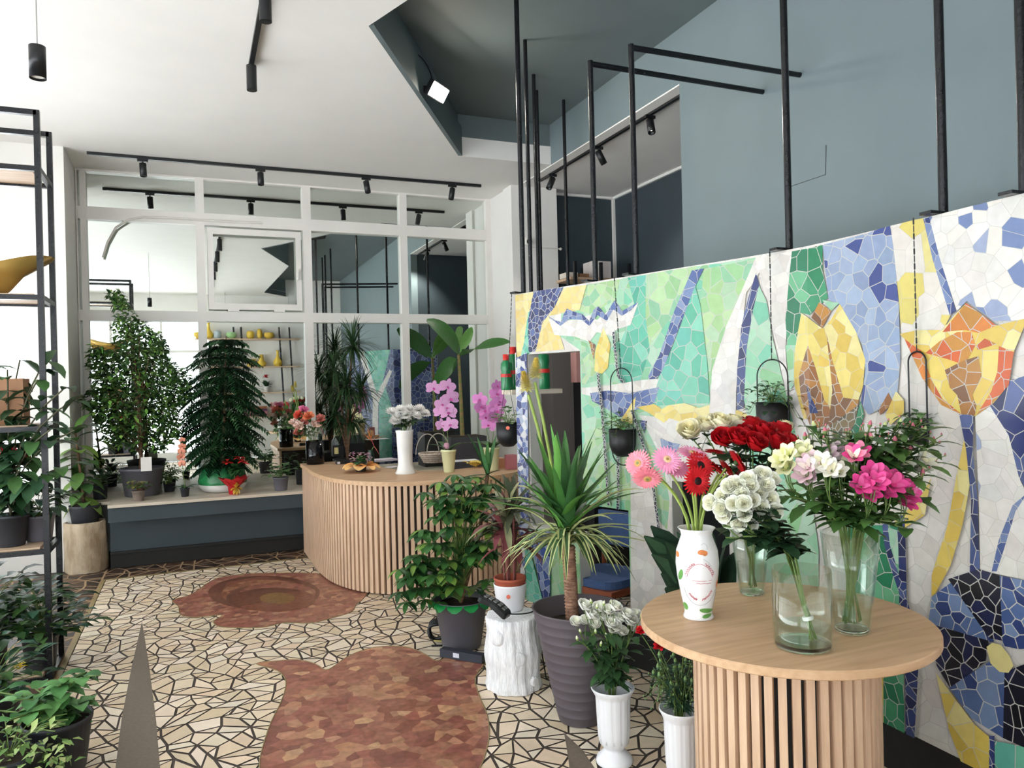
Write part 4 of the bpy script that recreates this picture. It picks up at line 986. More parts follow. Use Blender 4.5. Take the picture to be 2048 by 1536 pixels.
f.build('bracts', mpetal, t)
# geranium-like plant
bushy('geranium', 'round leaved green plant in a dark grey pot at the bench edge beside the counter', onY(562, 975, 8.34, ZS + .001), .062, .078, .14, mgpot, .17, 34, .085, .085, [lin((72, 108, 62)), lin((90, 128, 74)), lin((58, 92, 54))], 'heart', .4, 1.1)
bushy('small_bush', 'small green plant in a dark pot half hidden by the left end of the counter', onY(603, 955, 8.75, ZS + .001), .055, .065, .17, mbpot, .13, 26, .07, .05, [GREEN, DARKG], 'oval', .5, 1.)
bushy('leafy_plant', 'dark leaved plant in a black pot at the left end of the plant bench', onY(200, 965, 8.72, ZS + .001), .06, .07, .14, mbpot, .17, 36, .11, .045, [DARKG, GREEN, TEALG], 'oval', .8, .8)
bushy('bench_fern', 'light green feathery plant low on the bench between the fig tree and the orchid', onY(338, 950, 8.95, ZS + .001), .05, .06, .09, mbpot, .2, 60, .09, .03, [BRIGHT, LIME, GREEN], 'oval', .4, 1.2)
# ---- dragon tree and banana beside the mirror
c = onY(695, 930, 8.72, ZS + .001)
t, s = potted('dragon_tree', 'tall dragon tree with thin spiky leaf heads behind the counter', c, .13, .16, .26, mbpot, cat='plant')
k0 = dep(c); b = MB(); f = MB(); DG = lin((44, 70, 40))
for (x, y, n, L) in ((706, 695, 120, .4), (668, 740, 80, .32), (692, 775, 130, .4), (722, 785, 100, .36), (700, 840, 120, .38), (672, 830, 70, .32)):
    q = atd(x, y, k0 + U(-.1, .1)); b.tube(bez(s, s + V(((q.x - s.x) * .2, 0, (q.z - s.z) * .6)), q, 7), .012, 7)
    rosette(f, q, n, L, .022, DG, (-.8, 1.45), 1.3, 'strap', seg=5)
b.build('trunks', mbark, t); f.build('foliage', mleaf, t)
c = onY(926, 930, 8.72, ZS + .001); k0 = dep(c)
t = thing('banana_plant', c, 'banana plant with broad paddle leaves in a grey box planter beside the mirror', 'plant')
zr = atd(930, 872, k0).z
b = MB(); b.box((c.x - .2, c.y - .17, c.z), (c.x + .25, c.y + .17, zr)); b.build('pot', M('grey_planter', (74, 72, 76), .55, var=.05), t)
b = MB(); b.box((c.x - .18, c.y - .15, zr), (c.x + .23, c.y + .15, zr + .006)); b.build('soil', msoil, t)
st = MB(); top_ = atd(917, 708, k0); st.tube([V((c.x, c.y, zr)), atd(922, 800, k0), top_], [.028, .022, .016], 10); st.build('trunk', M('banana_trunk', (150, 116, 78), .7, rgb2=(104, 120, 60), scale=8, stretch=(1, 1, 3)), t)
BG = lin((52, 96, 44)); BL = lin((84, 130, 58))
for (ax_, ay, bx, by, cx_, cy_, w, cl, dk_) in ((917, 712, 905, 668, 853, 640, .23, BG, -.2), (918, 712, 950, 690, 1020, 684, .2, BG, -.4), (919, 706, 930, 680, 944, 655, .13, BL, .15), (915, 718, 896, 722, 868, 775, .18, BG, -.25), (917, 700, 912, 660, 925, 655, .1, BL, .2)):
    P0, P1, P2 = atd(ax_, ay, k0), atd(bx, by, k0 + dk_), atd(cx_, cy_, k0 + dk_ * 1.5); pth = bez(P0, P1, P2, 10); f = MB(); vs = []
    for i, p in enumerate(pth):
        d = (pth[min(10, i + 1)] - pth[max(0, i - 1)]).normalized(); sd = d.cross(V((.25, -.9, .35))).normalized(); u = i / 10; ww = w * .5 * (math.sin(PI * min(1, max(.02, (u - .08) / .93))) ** .55 if u > .09 else .08); nn_ = sd.cross(d)
        vs += [p - sd * ww + nn_ * ww * .22, p, p + sd * ww + nn_ * ww * .22]
    fs = []
    for i in range(10): a = i * 3; fs += [(a, a + 1, a + 4, a + 3), (a + 1, a + 2, a + 5, a + 4)]
    f.add(vs, fs, jit(cl, .08), True); f.build('leaf', mleaf, t)
# ---- rubber plant in a log planter on the floor
c = V((-.97, 8.12, .003)); k0 = dep(c)
c = atz(173, 1140, .003)
t = thing('rubber_plant', c, 'green rubber plant in a beige log shaped planter on the floor by the bench', 'plant')
hb_ = lambda a, i: 1 + .05 * math.sin(5 * a + i) + .03 * math.sin(11 * a - i * 2)
b = MB(); b.lathe([(.185, 0), (.19, .1), (.178, .2), (.182, .34), (.178, .47), (.16, .475), (.155, .43), (1e-5, .43)], c, 40, flute=hb_); b.build('log_planter', M('beige_log', (196, 178, 154), .85, rgb2=(168, 148, 122), scale=7, stretch=(2, 2, 1), bump=.5, bscale=30), t)
b = MB(); pot(b, c + V((0, 0, .432)), .11, .14, .2); b.build('pot', mbpot, t)
s = c + V((0, 0, .58)); tp = atd(150, 855, dep(c))
st = MB(); st.tube([s - V((0, 0, .02)), (s + tp) * .5, tp], [.016, .013, .007], 8); st.build('trunk', mbark, t)
f = MB()
for i in range(34):
    u = (i + .5) / 34; p = s.lerp(tp, u); a = i * 2.4; leaf(f, p, V((math.cos(a), math.sin(a) * (1 if math.sin(a) < 0 else .15), U(-.6, .6) + u * .4)), .25 * U(.75, 1.1), .12, jit(random.choice([lin((84, 120, 60)), lin((64, 100, 52)), lin((112, 142, 66))]), .12), 5, 1., .2, 'oval')
f.build('foliage', mleaf, t)
# ---- plants on and below the rack at the left
RK = dep(V((-1.2, 5.5, 1)))
z4 = SHZ[1] + .005
c = V((atd(22, 1060, RK).x - .0, 5.5, z4)); c = onY(22, 1060, 5.47, z4)
t, s = potted('rack_ficus', 'broad leaved dark green ficus in a black pot on the rack shelf at the left', c, .075, .1, .19, mbpot, cat='plant')
f = MB(); st = MB()
for i, (x, y) in enumerate(((15, 740), (40, 720), (75, 760), (110, 700), (125, 780), (60, 850), (20, 860), (100, 860), (150, 860), (140, 930), (40, 940), (90, 960), (10, 990), (165, 790), (-60, 800), (-90, 900))):
    q = atd(x, y, RK + U(-.25, .2)); st.tube(bez(s, s + V((0, 0, (q.z - s.z) * .7)), q, 6), .005, 5)
    for j in range(12):
        u = 1 - j * .065; p = bez(s, s + V((0, 0, (q.z - s.z) * .7)), q, 10)[max(2, int(u * 10))]; a = U(0, 2 * PI)
        leaf(f, p, V((math.cos(a), math.sin(a), U(-.5, .6))), .17 * U(.7, 1.15), .078, jit(random.choice([lin((46, 76, 52)), lin((58, 90, 62)), lin((70, 104, 58)), DARKG]), .15), 4, 1.2, .25, 'oval')
st.build('stems', M('dark_stem', (74, 72, 50), .7), t); f.build('foliage', mleaf, t)
c = onY(78, 1030, 5.58, z4)
bushy('shelf_plant', 'green plant in a charcoal pot beside the rack post, next to the ficus', c, .07, .09, .16, mgpot, .22, 40, .13, .06, [GREEN, TEALG, DARKG], 'oval', .3, 1.4)
c = onY(-70, 1060, 5.5, z4)
t, s = bushy('red_anthurium', 'red flowered plant behind the ficus leaves at the left edge of the rack', onY(2, 1040, 5.62, z4), .06, .08, .15, mbpot, .2, 24, .12, .06, [GREEN, DARKG], 'oval', .5, 1.2)
f = MB()
for x, y in ((20, 905), (38, 918), (48, 928), (8, 915)): q = atd(x, y, RK + .1); leaf(f, q, V((U(-.5, .5), -.6, .5)), .09, .09, jit(lin((214, 56, 66))), 3, .4, .2, 'heart'); leaf(f, q, V((U(-.5, .5), -.3, .6)), .08, .08, jit(lin((214, 56, 66))), 3, .4, .2, 'heart')
f.build('blooms', mpetal, t)
z3 = SHZ[2] + .005
c0, c1 = onY(2, 800, 5.5, z3), onY(52, 800, 5.5, z3)
b = MB(); b.box((c0.x - .12, 5.42, z3), (c1.x, 5.62, z3 + .28)); b.box((c0.x - .121, 5.419, z3 + .13), (c1.x + .001, 5.621, z3 + .15)); tag(b.build('cardboard_box', M('cardboard', (164, 122, 92), .8, var=.06), origin=(c0.x, 5.5, z3)), 'brown cardboard box on the middle shelf of the left rack', 'box')
z2 = SHZ[3] + .005; c = onY(-42, 560, 5.5, z2); sc_ = RK / FPX
b = MB(); n_ = 32; vs = []
for i, (r_, h_) in enumerate(((.12, 0), (.16, .03), (.24, .12), (.34, .2), (.33, .2), (.23, .125), (.15, .04), (1e-5, .035))):
    for j in range(n_):
        a = 2 * PI * j / n_; e = max(0, math.cos(a)) ** 6 * .06 * (i in (3, 4)) ; hz = h_ + (.05 * math.cos(2 * a + .6) if i in (3, 4) else .02 * math.cos(2 * a + .6) if i in (2, 5) else 0); vs.append((c.x + r_ * (1 + e * 3) * math.cos(a), c.y + r_ * .5 * math.sin(a), z2 + max(0, hz)))
b.add(vs, [(i * n_ + j, i * n_ + (j + 1) % n_, (i + 1) * n_ + (j + 1) % n_, (i + 1) * n_ + j) for i in range(7) for j in range(n_)], smooth=True); b.add(vs[:n_], [tuple(range(n_))[::-1]])
tag(b.build('bowl', M('golden_bowl', (176, 142, 74), .35, metal=.5, var=.12, scale=5), origin=(c.x, c.y, z2)), 'wavy rimmed golden bowl on the upper shelf of the left rack', 'bowl')
z5 = SHZ[0] + .005
bushy('bottom_plant', 'dark green plant in a black pot on the lowest shelf of the left rack', onY(82, 1330, 5.45, max(z5, .006)), .08, .1, .2, mbpot, .36, 130, .13, .065, [DARKG, TEALG, GREEN], 'oval', .5, 1.)
bushy('bottom_plant', 'dense shady plant at the left edge on the lowest rack shelf', onY(-25, 1330, 5.5, max(z5, .006)), .09, .11, .2, mbpot, .46, 200, .15, .075, [DARKG, lin((52, 84, 48)), GREEN], 'oval', .5, 1.)
z_ = .004; c = atz(118, 1540, z_)
t, s = potted('nettle_plant', 'bushy light green soft leaved plant in a floor pot at the lower left', c, .11, .14, .24, mbpot, cat='plant')
f = MB(); k0 = dep(c); st = MB(); NT = [lin((88, 138, 78)), lin((72, 120, 66)), lin((106, 154, 92)), lin((60, 104, 60))]
for x, y in ((170, 1345), (120, 1370), (60, 1370), (30, 1400), (190, 1400), (150, 1430), (90, 1420), (20, 1440), (180, 1460), (60, 1460), (120, 1480), (-20, 1420), (-40, 1380), (200, 1350)):
    q = atd(x, y, k0 + U(-.25, .15)); pth = bez(s, s + V((0, 0, max(.05, (q.z - s.z)) * .8)), q, 8); st.tube(pth, .004, 5)
    for j in range(11):
        p = pth[min(8, 2 + j * 6 // 10)]; a = j * 1.571 + U(-.3, .3); leaf(f, p, V((math.cos(a), math.sin(a), U(-.2, .5))), .1 * U(.7, 1.15), .07, jit(random.choice(NT), .12), 4, 1., .25, 'heart')
st.build('stems', mstem, t); f.build('foliage', mleaf, t)
c = atz(20, 1600, z_); 
t, s = potted('variegated_plant', 'small leaved cream and green variegated plant in the lower left corner', c, .1, .13, .2, mbpot, cat='plant')
f = MB(); k0 = dep(c)
for q, _ in cloud([(-90, 1470), (30, 1440), (110, 1440), (150, 1480), (160, 1580), (60, 1640), (-90, 1640)], k0, .2, 420):
    leaf(f, q, V((U(-1, 1), U(-1, 1), U(-.4, .8))), .045 * U(.7, 1.3), .026, jit(random.choice([lin((150, 172, 104)), lin((120, 150, 84)), lin((180, 190, 130)), lin((96, 130, 70))]), .12), 2, .8, .2, 'oval')
st = MB()
for i in range(14): a = i * 2.4; st.tube(bez(s, s + V((math.cos(a) * .08, math.sin(a) * .08, .15)), s + V((math.cos(a) * .22, math.sin(a) * .2, .12)), 5), .003, 4)
st.build('stems', mstem, t); f.build('foliage', mleaf, t)
c = atz(-10, 1475, z_)
t, s = bushy('yellow_flowered_plant', 'dark leafy plant with a small yellow flower at the left edge below the rack', c, .09, .12, .22, mbpot, .3, 90, .11, .05, [TEALG, GREEN, DARKG], 'oval', .5, 1.)
f = MB(); q = atd(40, 1336, dep(c)); st = MB(); st.tube(bez(s, (s + q) * .5 + V((0, 0, .1)), q, 5), .003, 5); st.build('flower_stalk', mstem, t); rosette(f, q, 10, .035, .02, lin((240, 206, 30)), (-.1, .6), .3, 'oval', seg=2); f.build('yellow_flower', mpetal, t)

# ================================================================ the group beside the counter
# tall tapered planter with yucca and striped dracaena
c = V((1.775, 3.43, .004)); RH = .565
t = thing('yucca', c, 'tall yucca over striped drooping leaves in a tall dark grey ribbed planter', 'plant')
pr = [(.108, 0), (.112, .006)]
for i in range(1, 12): z = RH * i / 12; r_ = .112 + (.232 - .112) * i / 12; pr += [(r_, z - .003), (r_ + .0018, z), (r_, z + .003)]
pr += [(.232, RH - .01), (.236, RH), (.224, RH), (.205, RH - .1), (1e-5, RH - .1)]
b = MB(); b.lathe(pr, c, 48); b.build('planter', M('plum_grey_planter', (88, 80, 86), .6, var=.05, scale=6, bump=.1, bscale=90), t)
b = MB(); b.lathe([(.205, RH - .098), (1e-5, RH - .09)], c, 24); b.build('soil', msoil, t)
k0 = dep(c); s = c + V((0, 0, RH - .1)); cr = atd(1137, 1092, k0)
b = MB(); b.lathe([(.03 + .003 * (i % 2), (cr.z - s.z) * i / 26) for i in range(27)], s, 14); 
tr = MB(); s = s + V((-.02, .03, 0)); tr.tube([s, (s + cr) * .5 + V((.006, 0, 0)), cr], [.034, .031, .03], 12)
ring = MB()
for i in range(24): q = s.lerp(cr, (i + .5) / 24); ring.lathe([(.031, -.006), (.036, 0), (.031, .008)], q, 12)
tr.v += []; tr.add(ring.v, ring.f, smooth=True); tr.build('trunk', M('scaly_trunk', (176, 136, 112), .8, rgb2=(128, 92, 74), scale=30, stretch=(1, 1, 3), bump=.5, bscale=90), t)
f = MB(); YU = [lin((74, 124, 56)), lin((60, 106, 50)), lin((92, 146, 66)), lin((52, 92, 50))]
for x, y, dk_ in ((1080, 882, .1), (1105, 905, .0), (1130, 868, .1), (1112, 878, -.1), (1148, 935, -.15), (1155, 898, .05), (1180, 890, .1), (1202, 898, .0), (1228, 925, .05), (1242, 952, -.1), (1060, 945, .0), (1040, 900, .1), (1035, 945, -.05), (1045, 965, -.12), (1070, 970, .1), (1170, 930, .2), (1095, 930, .25), (1150, 960, .3), (1215, 945, .2), (1062, 915, -.1)):
    q = atd(x, y, k0 + dk_); o = atd(1130 + U(-8, 8), 1050 + U(-20, 20), k0); d = q - o; leaf(f, o, d + V((0, 0, d.length * .12)), d.length * 1.05, .078, jit(random.choice(YU), .1), 6, .35, .3, 'strap')
for i in range(22):
    a = i * 2.39996; e = U(.35, 1.4); leaf(f, atd(1132 + U(-8, 8), 1050 + U(-25, 15), k0), sph(a, e), U(.38, .55), .055, jit(random.choice(YU), .12), 6, .5, .3, 'strap')
f.build('yucca_leaves', mleaf, t)
f = MB(); STR = lin((196, 200, 140)); SG = lin((66, 96, 58))
for x, y, dk_ in ((1002, 1022, .0), (1010, 1000, .1), (1025, 975, .15), (1015, 1115, -.15), (1005, 1105, .0), (1045, 1142, -.25), (1060, 1120, -.2), (1120, 1130, -.3), (1135, 1128, -.33), (1185, 1145, -.25), (1192, 1150, -.2), (1235, 1150, -.2), (1250, 1140, .0), (1285, 1055, .1), (1300, 1085, .0), (1272, 1100, -.15), (1295, 980, .15), (1260, 1030, .25), (1070, 1050, .3), (1030, 1080, .2), (1215, 1125, .2), (1170, 1120, .3), (1225, 1040, -.2), (1085, 1130, -.3)):
    q = atd(x, y, k0 + dk_); o = cr + V((U(-.03, .03), U(-.03, .03), U(0, .09))); m_ = (o + q) * .5; m_.z = max(o.z, q.z) + .06 + .15 * (o.z - q.z if q.z < o.z else 0) * .5
    pth = bez(o, m_, q, 8); vs = []
    for i, p in enumerate(pth):
        d = (pth[min(8, i + 1)] - pth[max(0, i - 1)]).normalized(); sd = d.cross(V((0, 0, 1))); sd = sd.normalized() if sd.length > .1 else V((1, 0, 0)); w = .025 * PROF['strap'](i / 8) + .0006; n_ = sd.cross(d)
        vs += [p - sd * w + n_ * w * .3, p - sd * w * .5, p + sd * w * .5, p + sd * w + n_ * w * .3]
    a_, b_ = jit(STR, .1), jit(SG, .1)
    for k, cc in ((0, a_), (1, b_), (2, a_)): f.add(vs, [(i * 4 + k, i * 4 + k + 1, i * 4 + k + 5, i * 4 + k + 4) for i in range(8)], cc, True)
for i in range(26):
    a = i * 2.39996; leaf(f, cr + V((U(-.02, .02), U(-.02, .02), U(-.01, .07))), sph(a, U(.1, .8)), U(.34, .5), .04, jit(SG, .1), 7, U(1.2, 2.1), .3, 'strap', 0, jit(STR, .1))
f.build('striped_leaves', mleaf, t)
# white painted log
c = V((1.635, 3.965, .003)); LH = .405
def barky(a, i): return 1 + .035 * math.sin(7 * a + .4 * i) + .02 * math.sin(19 * a + i * .2) + .014 * math.sin(41 * a + .7 * i)
b = MB(); b.lathe([(.15, 0), (.156, .02)] + [(.152 - .006 * math.sin(i * .8), .02 + (LH - .03) * i / 12) for i in range(1, 12)] + [(.15, LH - .004), (.142, LH), (1e-5, LH)], c, 96, flute=barky)
t = thing('log_stool', c, 'white painted tree log standing on the mosaic floor', 'log'); b.build('bark', M('white_bark', (250, 250, 252), .75, rgb2=(228, 228, 232), scale=16, stretch=(5, 5, 1), bump=.7, bscale=26), t)
for ang, z, r_ in ((-2.6, .31, .05), (-1.75, .2, .045), (-1.1, .06, .03)):
    b = MB(); o = V((math.cos(ang), math.sin(ang), 0)); b.lathe([(r_, -.012), (r_ * .85, .006), (r_ * .6, .012), (1e-5, .006)], c + o * .15 + V((0, 0, z)), 14, axis=o)
    b.build('bark_knot', M('white_bark'), t)
LT = LH + .004
# white pot with cordyline on the log
c2 = V((c.x + .025, c.y + .085, LT)); k0 = dep(c2); S = k0 / FPX
t = thing('cordyline', c2, 'striped reddish cordyline in a ribbed white pot with a terracotta lining on the white log', 'plant')
b = MB(); pr = [(.066, 0), (.072, .006)]
for i in range(14): u = i / 14; pr += [(.072 + .022 * u ** .7, .01 + .135 * u), (.0735 + .022 * u ** .7, .014 + .135 * u)]
pr += [(.096, .15), (.09, .15), (.085, .1), (1e-5, .1)]
b.lathe(pr, c2, 40); b.build('white_pot', M('white_plastic_pot', (234, 234, 238), .4), t)
b = MB(); b.lathe([(.086, .13), (.089, .17), (.093, .172), (.093, .186), (.084, .186), (.08, .15), (1e-5, .15)], c2, 36); b.build('terracotta_liner', M('terracotta', (168, 84, 62), .7, var=.1), t)
b = MB(); q = c2 + V((-.045, -.08, .095)); b.lathe([(.013, 0), (1e-5, .001)], q, 6, axis=(-.45, -.88, .1)); b.build('price_sticker', M('orange_sticker', (240, 120, 96), .6), t)
f = MB(); s = c2 + V((0, 0, .16)); CD = [lin((78, 96, 66)), lin((104, 112, 84)), lin((66, 72, 54)), lin((120, 62, 66)), lin((138, 140, 106))]
st = MB()
for i in range(5): a = i * 1.3; st.tube([s - V((0, 0, .02)) + V((math.cos(a) * .03, math.sin(a) * .03, 0)), s + V((math.cos(a) * .04, math.sin(a) * .04, .2 + .05 * i))], .007, 6); rosette(f, s + V((math.cos(a) * .04, math.sin(a) * .04, .2 + .05 * i)), 16, .26, .04, random.choice(CD), (-.3, 1.4), 1.3, 'oval', seg=5)
st.build('canes', M('red_cane', (122, 66, 62), .6), t); f.build('foliage', mleaf, t)
# grey pot with a dense umbrella plant, young yucca in its middle
c3 = V((1.585, 4.72, .004)); k0 = dep(c3); S = k0 / FPX
t, s = potted('umbrella_plant', 'dense glossy umbrella plant in a grey pot on the floor beside the counter', c3, .125, .175, .31, mgpot, cat='plant')
f = MB()
for i in range(12): a = 2 * PI * i / 12; leaf(f, c3 + V((math.cos(a) * .165, math.sin(a) * .165, .3)), V((math.cos(a), math.sin(a), .35)), .07, .1, jit(lin((24, 128, 62))), 3, 3.5, .1, 'paddle')
f.build('green_liner', M('green_foil', attr=True, rough=.4), t)
f = MB(); st = MB(); UM = [lin((50, 92, 46)), lin((40, 76, 42)), lin((66, 112, 52)), lin((58, 100, 50)), lin((110, 140, 62))]
poly = [(870, 1000), (905, 970), (950, 950), (985, 975), (990, 1060), (985, 1150), (965, 1190), (905, 1195), (860, 1190), (835, 1190), (805, 1170), (820, 1130), (840, 1080), (850, 1030)]
for q, _ in cloud(poly, k0 - .05, .24, 95):
    st.tube(bez(s, s + V((0, 0, max(.06, (q.z - s.z)) * .6)), q, 4), .003, 4)
    a0 = U(0, 6)
    for j in range(7): a = a0 + 2 * PI * j / 7; leaf(f, q, V((math.cos(a), math.sin(a), .1)), .115 * U(.8, 1.1), .058, jit(random.choice(UM), .13), 4, 1.3, .2, 'oval')
for x, y in ((800, 1185), (815, 1205), (850, 1200), (880, 1205), (800, 1140), (830, 1130), (845, 1060), (850, 985), (880, 965), (910, 950)):
    q = atd(x, y, k0 - .15 + U(-.1, .1))
    for j in range(6): a = j * 1.05; leaf(f, q, V((math.cos(a), math.sin(a), -.1)), .1, .036, jit(random.choice(UM), .13), 4, 1.5, .2, 'oval')
st.build('stems', mstem, t); f.build('foliage', mleaf, t)
f = MB(); o = atd(975, 950, k0 + .1); st = MB(); st.tube([s, (s + o) * .5 + V((.03, 0, 0)), o], .012, 7)
for x, y in ((938, 870), (955, 875), (992, 872), (975, 885), (905, 960), (1030, 990), (1045, 1010), (920, 1010), (1000, 940)):
    q = atd(x, y, k0 + .1 + U(-.1, .1)); d = q - o; leaf(f, o, d + V((0, 0, d.length * .1)), d.length * 1.05, .05, jit(random.choice(YU), .1), 6, .3, .3, 'strap')
st.build('yucca_cane', mbark, t); f.build('yucca_leaves', mleaf, t)

# dark leaved plant on the floor behind the round table
c = V((2.27, 2.98, .004)); t, s = potted('calathea', 'dark patterned broad leaved plant between the round table and the mosaic', c, .1, .13, .52, mbpot, cat='plant')
f = MB(); k0 = dep(c)
for x, y in ((1318, 1075), (1328, 1110), (1340, 1150), (1352, 1090), (1345, 1175), (1370, 1080), (1450, 1090), (1460, 1120), (1445, 1150), (1420, 1070), (1400, 1100), (1330, 1060)):
    q = atd(x, y, k0 + U(-.12, .1)); d = q - s; leaf(f, s + d * .35, d + V((0, 0, .1)), max(.2, d.length * .75), .13, jit(random.choice([lin((48, 76, 54)), lin((58, 88, 62)), lin((40, 64, 48))]), .12), 5, .9, .25, 'oval', U(.8, 1.4), jit(lin((34, 58, 42))))
f.build('foliage', mleaf, t)
st = MB()
for i in range(8): a = i * .8; st.tube([s - V((0, 0, .02)), s + V((math.cos(a) * .06, math.sin(a) * .06, .14))], .004, 5)
st.build('stems', mstem, t)
# ================================================================ CUT FLOWERS AND THEIR VASES
def petal_ring(mb, n, r, z0, z1, open_, col, a0=0., span=1.25, curl=.2, seg=4):
    for i in range(n):
        ac = a0 + 2 * PI * i / n; vs = []; cc = jit(col, .06); hw = PI / n * span
        for v in range(seg + 1):
            t = v / seg; rr = r * (.3 + (.7 + open_ * .5 * t) * math.sin(min(1, t * 1.15) * PI / 2) + curl * max(0, t - .7) ** 2 * 4); zz = z0 + (z1 - z0) * t - curl * max(0, t - .75) * .9
            for u in range(5):
                x = u / 4 * 2 - 1; a = ac + x * hw * (.75 + .25 * math.sin(PI * t)); ez = zz - (abs(x) ** 2.5) * .22 * t * (z1 - z0); k = rr * (1 + .05 * x)
                vs.append((k * math.cos(a), k * math.sin(a), ez))
        mb.add(vs, [(p * 5 + q, p * 5 + q + 1, p * 5 + q + 6, p * 5 + q + 5) for p in range(seg) for q in range(4)], cc, True)
def sepals(mb, r=.35, z=-.75, n=5, L=.7):
    mb.lathe([(1e-5, z - .12), (.16, z - .06), (.24, z + .1), (.2, z + .2)], (0, 0, 0), 8, GREEN)
    for i in range(n): a = 2 * PI * i / n; leaf(mb, (math.cos(a) * .15, math.sin(a) * .15, z), (math.cos(a), math.sin(a), .5), L, .2, jit(GREEN), 3, .6, .1, 'drop')
def rose_bloom(c1, c2, open_=.2, half=False):
    b = MB(); petal_ring(b, 5, .98, -.75, .42, open_, c1, 0, 1.35, .22); petal_ring(b, 5, .8, -.7, .58, open_ * .7, mixc(c1, c2, .3), .6, 1.4, .15)
    petal_ring(b, 4, .58, -.6, .66, open_ * .3, mixc(c1, c2, .6), .2, 1.5, .1)
    if not half: petal_ring(b, 3, .36, -.5, .66, 0, c2, .5, 1.6, .05); petal_ring(b, 2, .18, -.4, .62, 0, c2, .1, 1.8, 0)
    sepals(b); return b
def daisy_bloom(col, cen, cen2):
    b = MB()
    for n, L, w, e, z in ((26, 1., .2, .12, 0), (24, .86, .18, .3, .04), (20, .55, .12, .6, .06)):
        for i in range(n): a = 2 * PI * i / n + n; leaf(b, (math.cos(a) * .1, math.sin(a) * .1, z), (math.cos(a), math.sin(a), e), L * U(.88, 1), w, jit(col, .08), 4, .28, -.12, 'paddle')
    b.lathe([(.3, .08), (.27, .16), (.15, .2), (1e-5, .17)], (0, 0, 0), 16, cen); b.lathe([(.12, .19), (1e-5, .215)], (0, 0, 0), 10, cen2)
    b.lathe([(1e-5, -.25), (.14, -.2), (.22, -.02), (.1, .02)], (0, 0, 0), 10, GREEN); return b
def mum_bloom(col):
    b = MB()
    for i in range(120):
        e = math.asin(1 - (i + .5) / 120 * .98); a = i * 2.39996; d = sph(a, e); d.z *= .75; leaf(b, d * .25, d, U(.68, .8), .2, jit(col, .05), 2, .1 if e > .4 else .5, -.2, 'paddle')
    b.lathe([(1e-5, -.2), (.3, -.12), (.2, .05)], (0, 0, 0), 8, GREEN); return b
def trumpet_bloom(c1, c2, n=6):
    b = MB()
    for i in range(n): a = 2 * PI * i / n; leaf(b, (0, 0, -.9), (math.cos(a) * .55, math.sin(a) * .55, 1.), 1.5, .85, jit(c1 if i % 2 else mixc(c1, c2, .25), .06), 6, .95, .2, 'paddle')
    for i in range(3): a = 2 * PI * i / 3 + .5; leaf(b, (0, 0, -.85), (math.cos(a) * .4, math.sin(a) * .4, 1.), 1.35, .5, jit(c2, .06), 4, .6, .2, 'paddle')
    b.lathe([(1e-5, -1.1), (.14, -1.0), (.16, -.7), (.05, -.6)], (0, 0, 0), 8, mixc(GREEN, LIME, .4)); return b
def ruffle_bloom(col):
    b = MB()
    for i in range(54): a = i * 2.39996; e = U(.0, 1.4); d = sph(a, e); leaf(b, d * .1 - V((0, 0, .2)), d + V((0, 0, .35)), U(.75, 1.05), .5, jit(col, .1), 3, .4, U(-.4, .5), 'paddle', U(-.8, .8))
    b.lathe([(1e-5, -1.1), (.2, -1.), (.26, -.5), (.36, -.2)], (0, 0, 0), 8, GREEN); return b
def bud_bloom(c1, c2):
    b = MB(); b.lathe([(1e-5, -1), (.34, -.8), (.5, -.3), (.42, .3), (.2, .8), (1e-5, 1)], (0, 0, 0), 9, c1); b.lathe([(1e-5, -1.1), (.36, -.82), (.52, -.35), (.5, -.1)], (0, 0, 0), 9, c2); return b
class Vase:
    """where the stems stand: inner bottom, mouth, and its usable radius there"""
    def __init__(s, c, zb, rb, zm, rm): s.c = V(c); s.zb = zb; s.rb = rb; s.zm = zm; s.rm = rm
    def path(s, head, low=None, spread=.8):
        d = V((head.x - s.c.x, head.y - s.c.y, 0)); l = min(1, d.length / .25); d = d.normalized() if d.length > .005 else V((0, 0, 0))
        j = V((U(-1, 1), U(-1, 1), 0)) * .35
        m_ = s.c + (d * l * spread + j * .5) * s.rm * .8; m_.z = s.zm; b_ = s.c - (d * l * .7 - j) * s.rb * .75; b_.z = s.zb + U(.004, .02)
        if low is not None: b_ = low
        t = (m_ - b_).normalized(); L = (head - m_).length
        return [b_, (b_ + m_) * .5] + bez(m_, m_ + t * L * .5, head, 6)
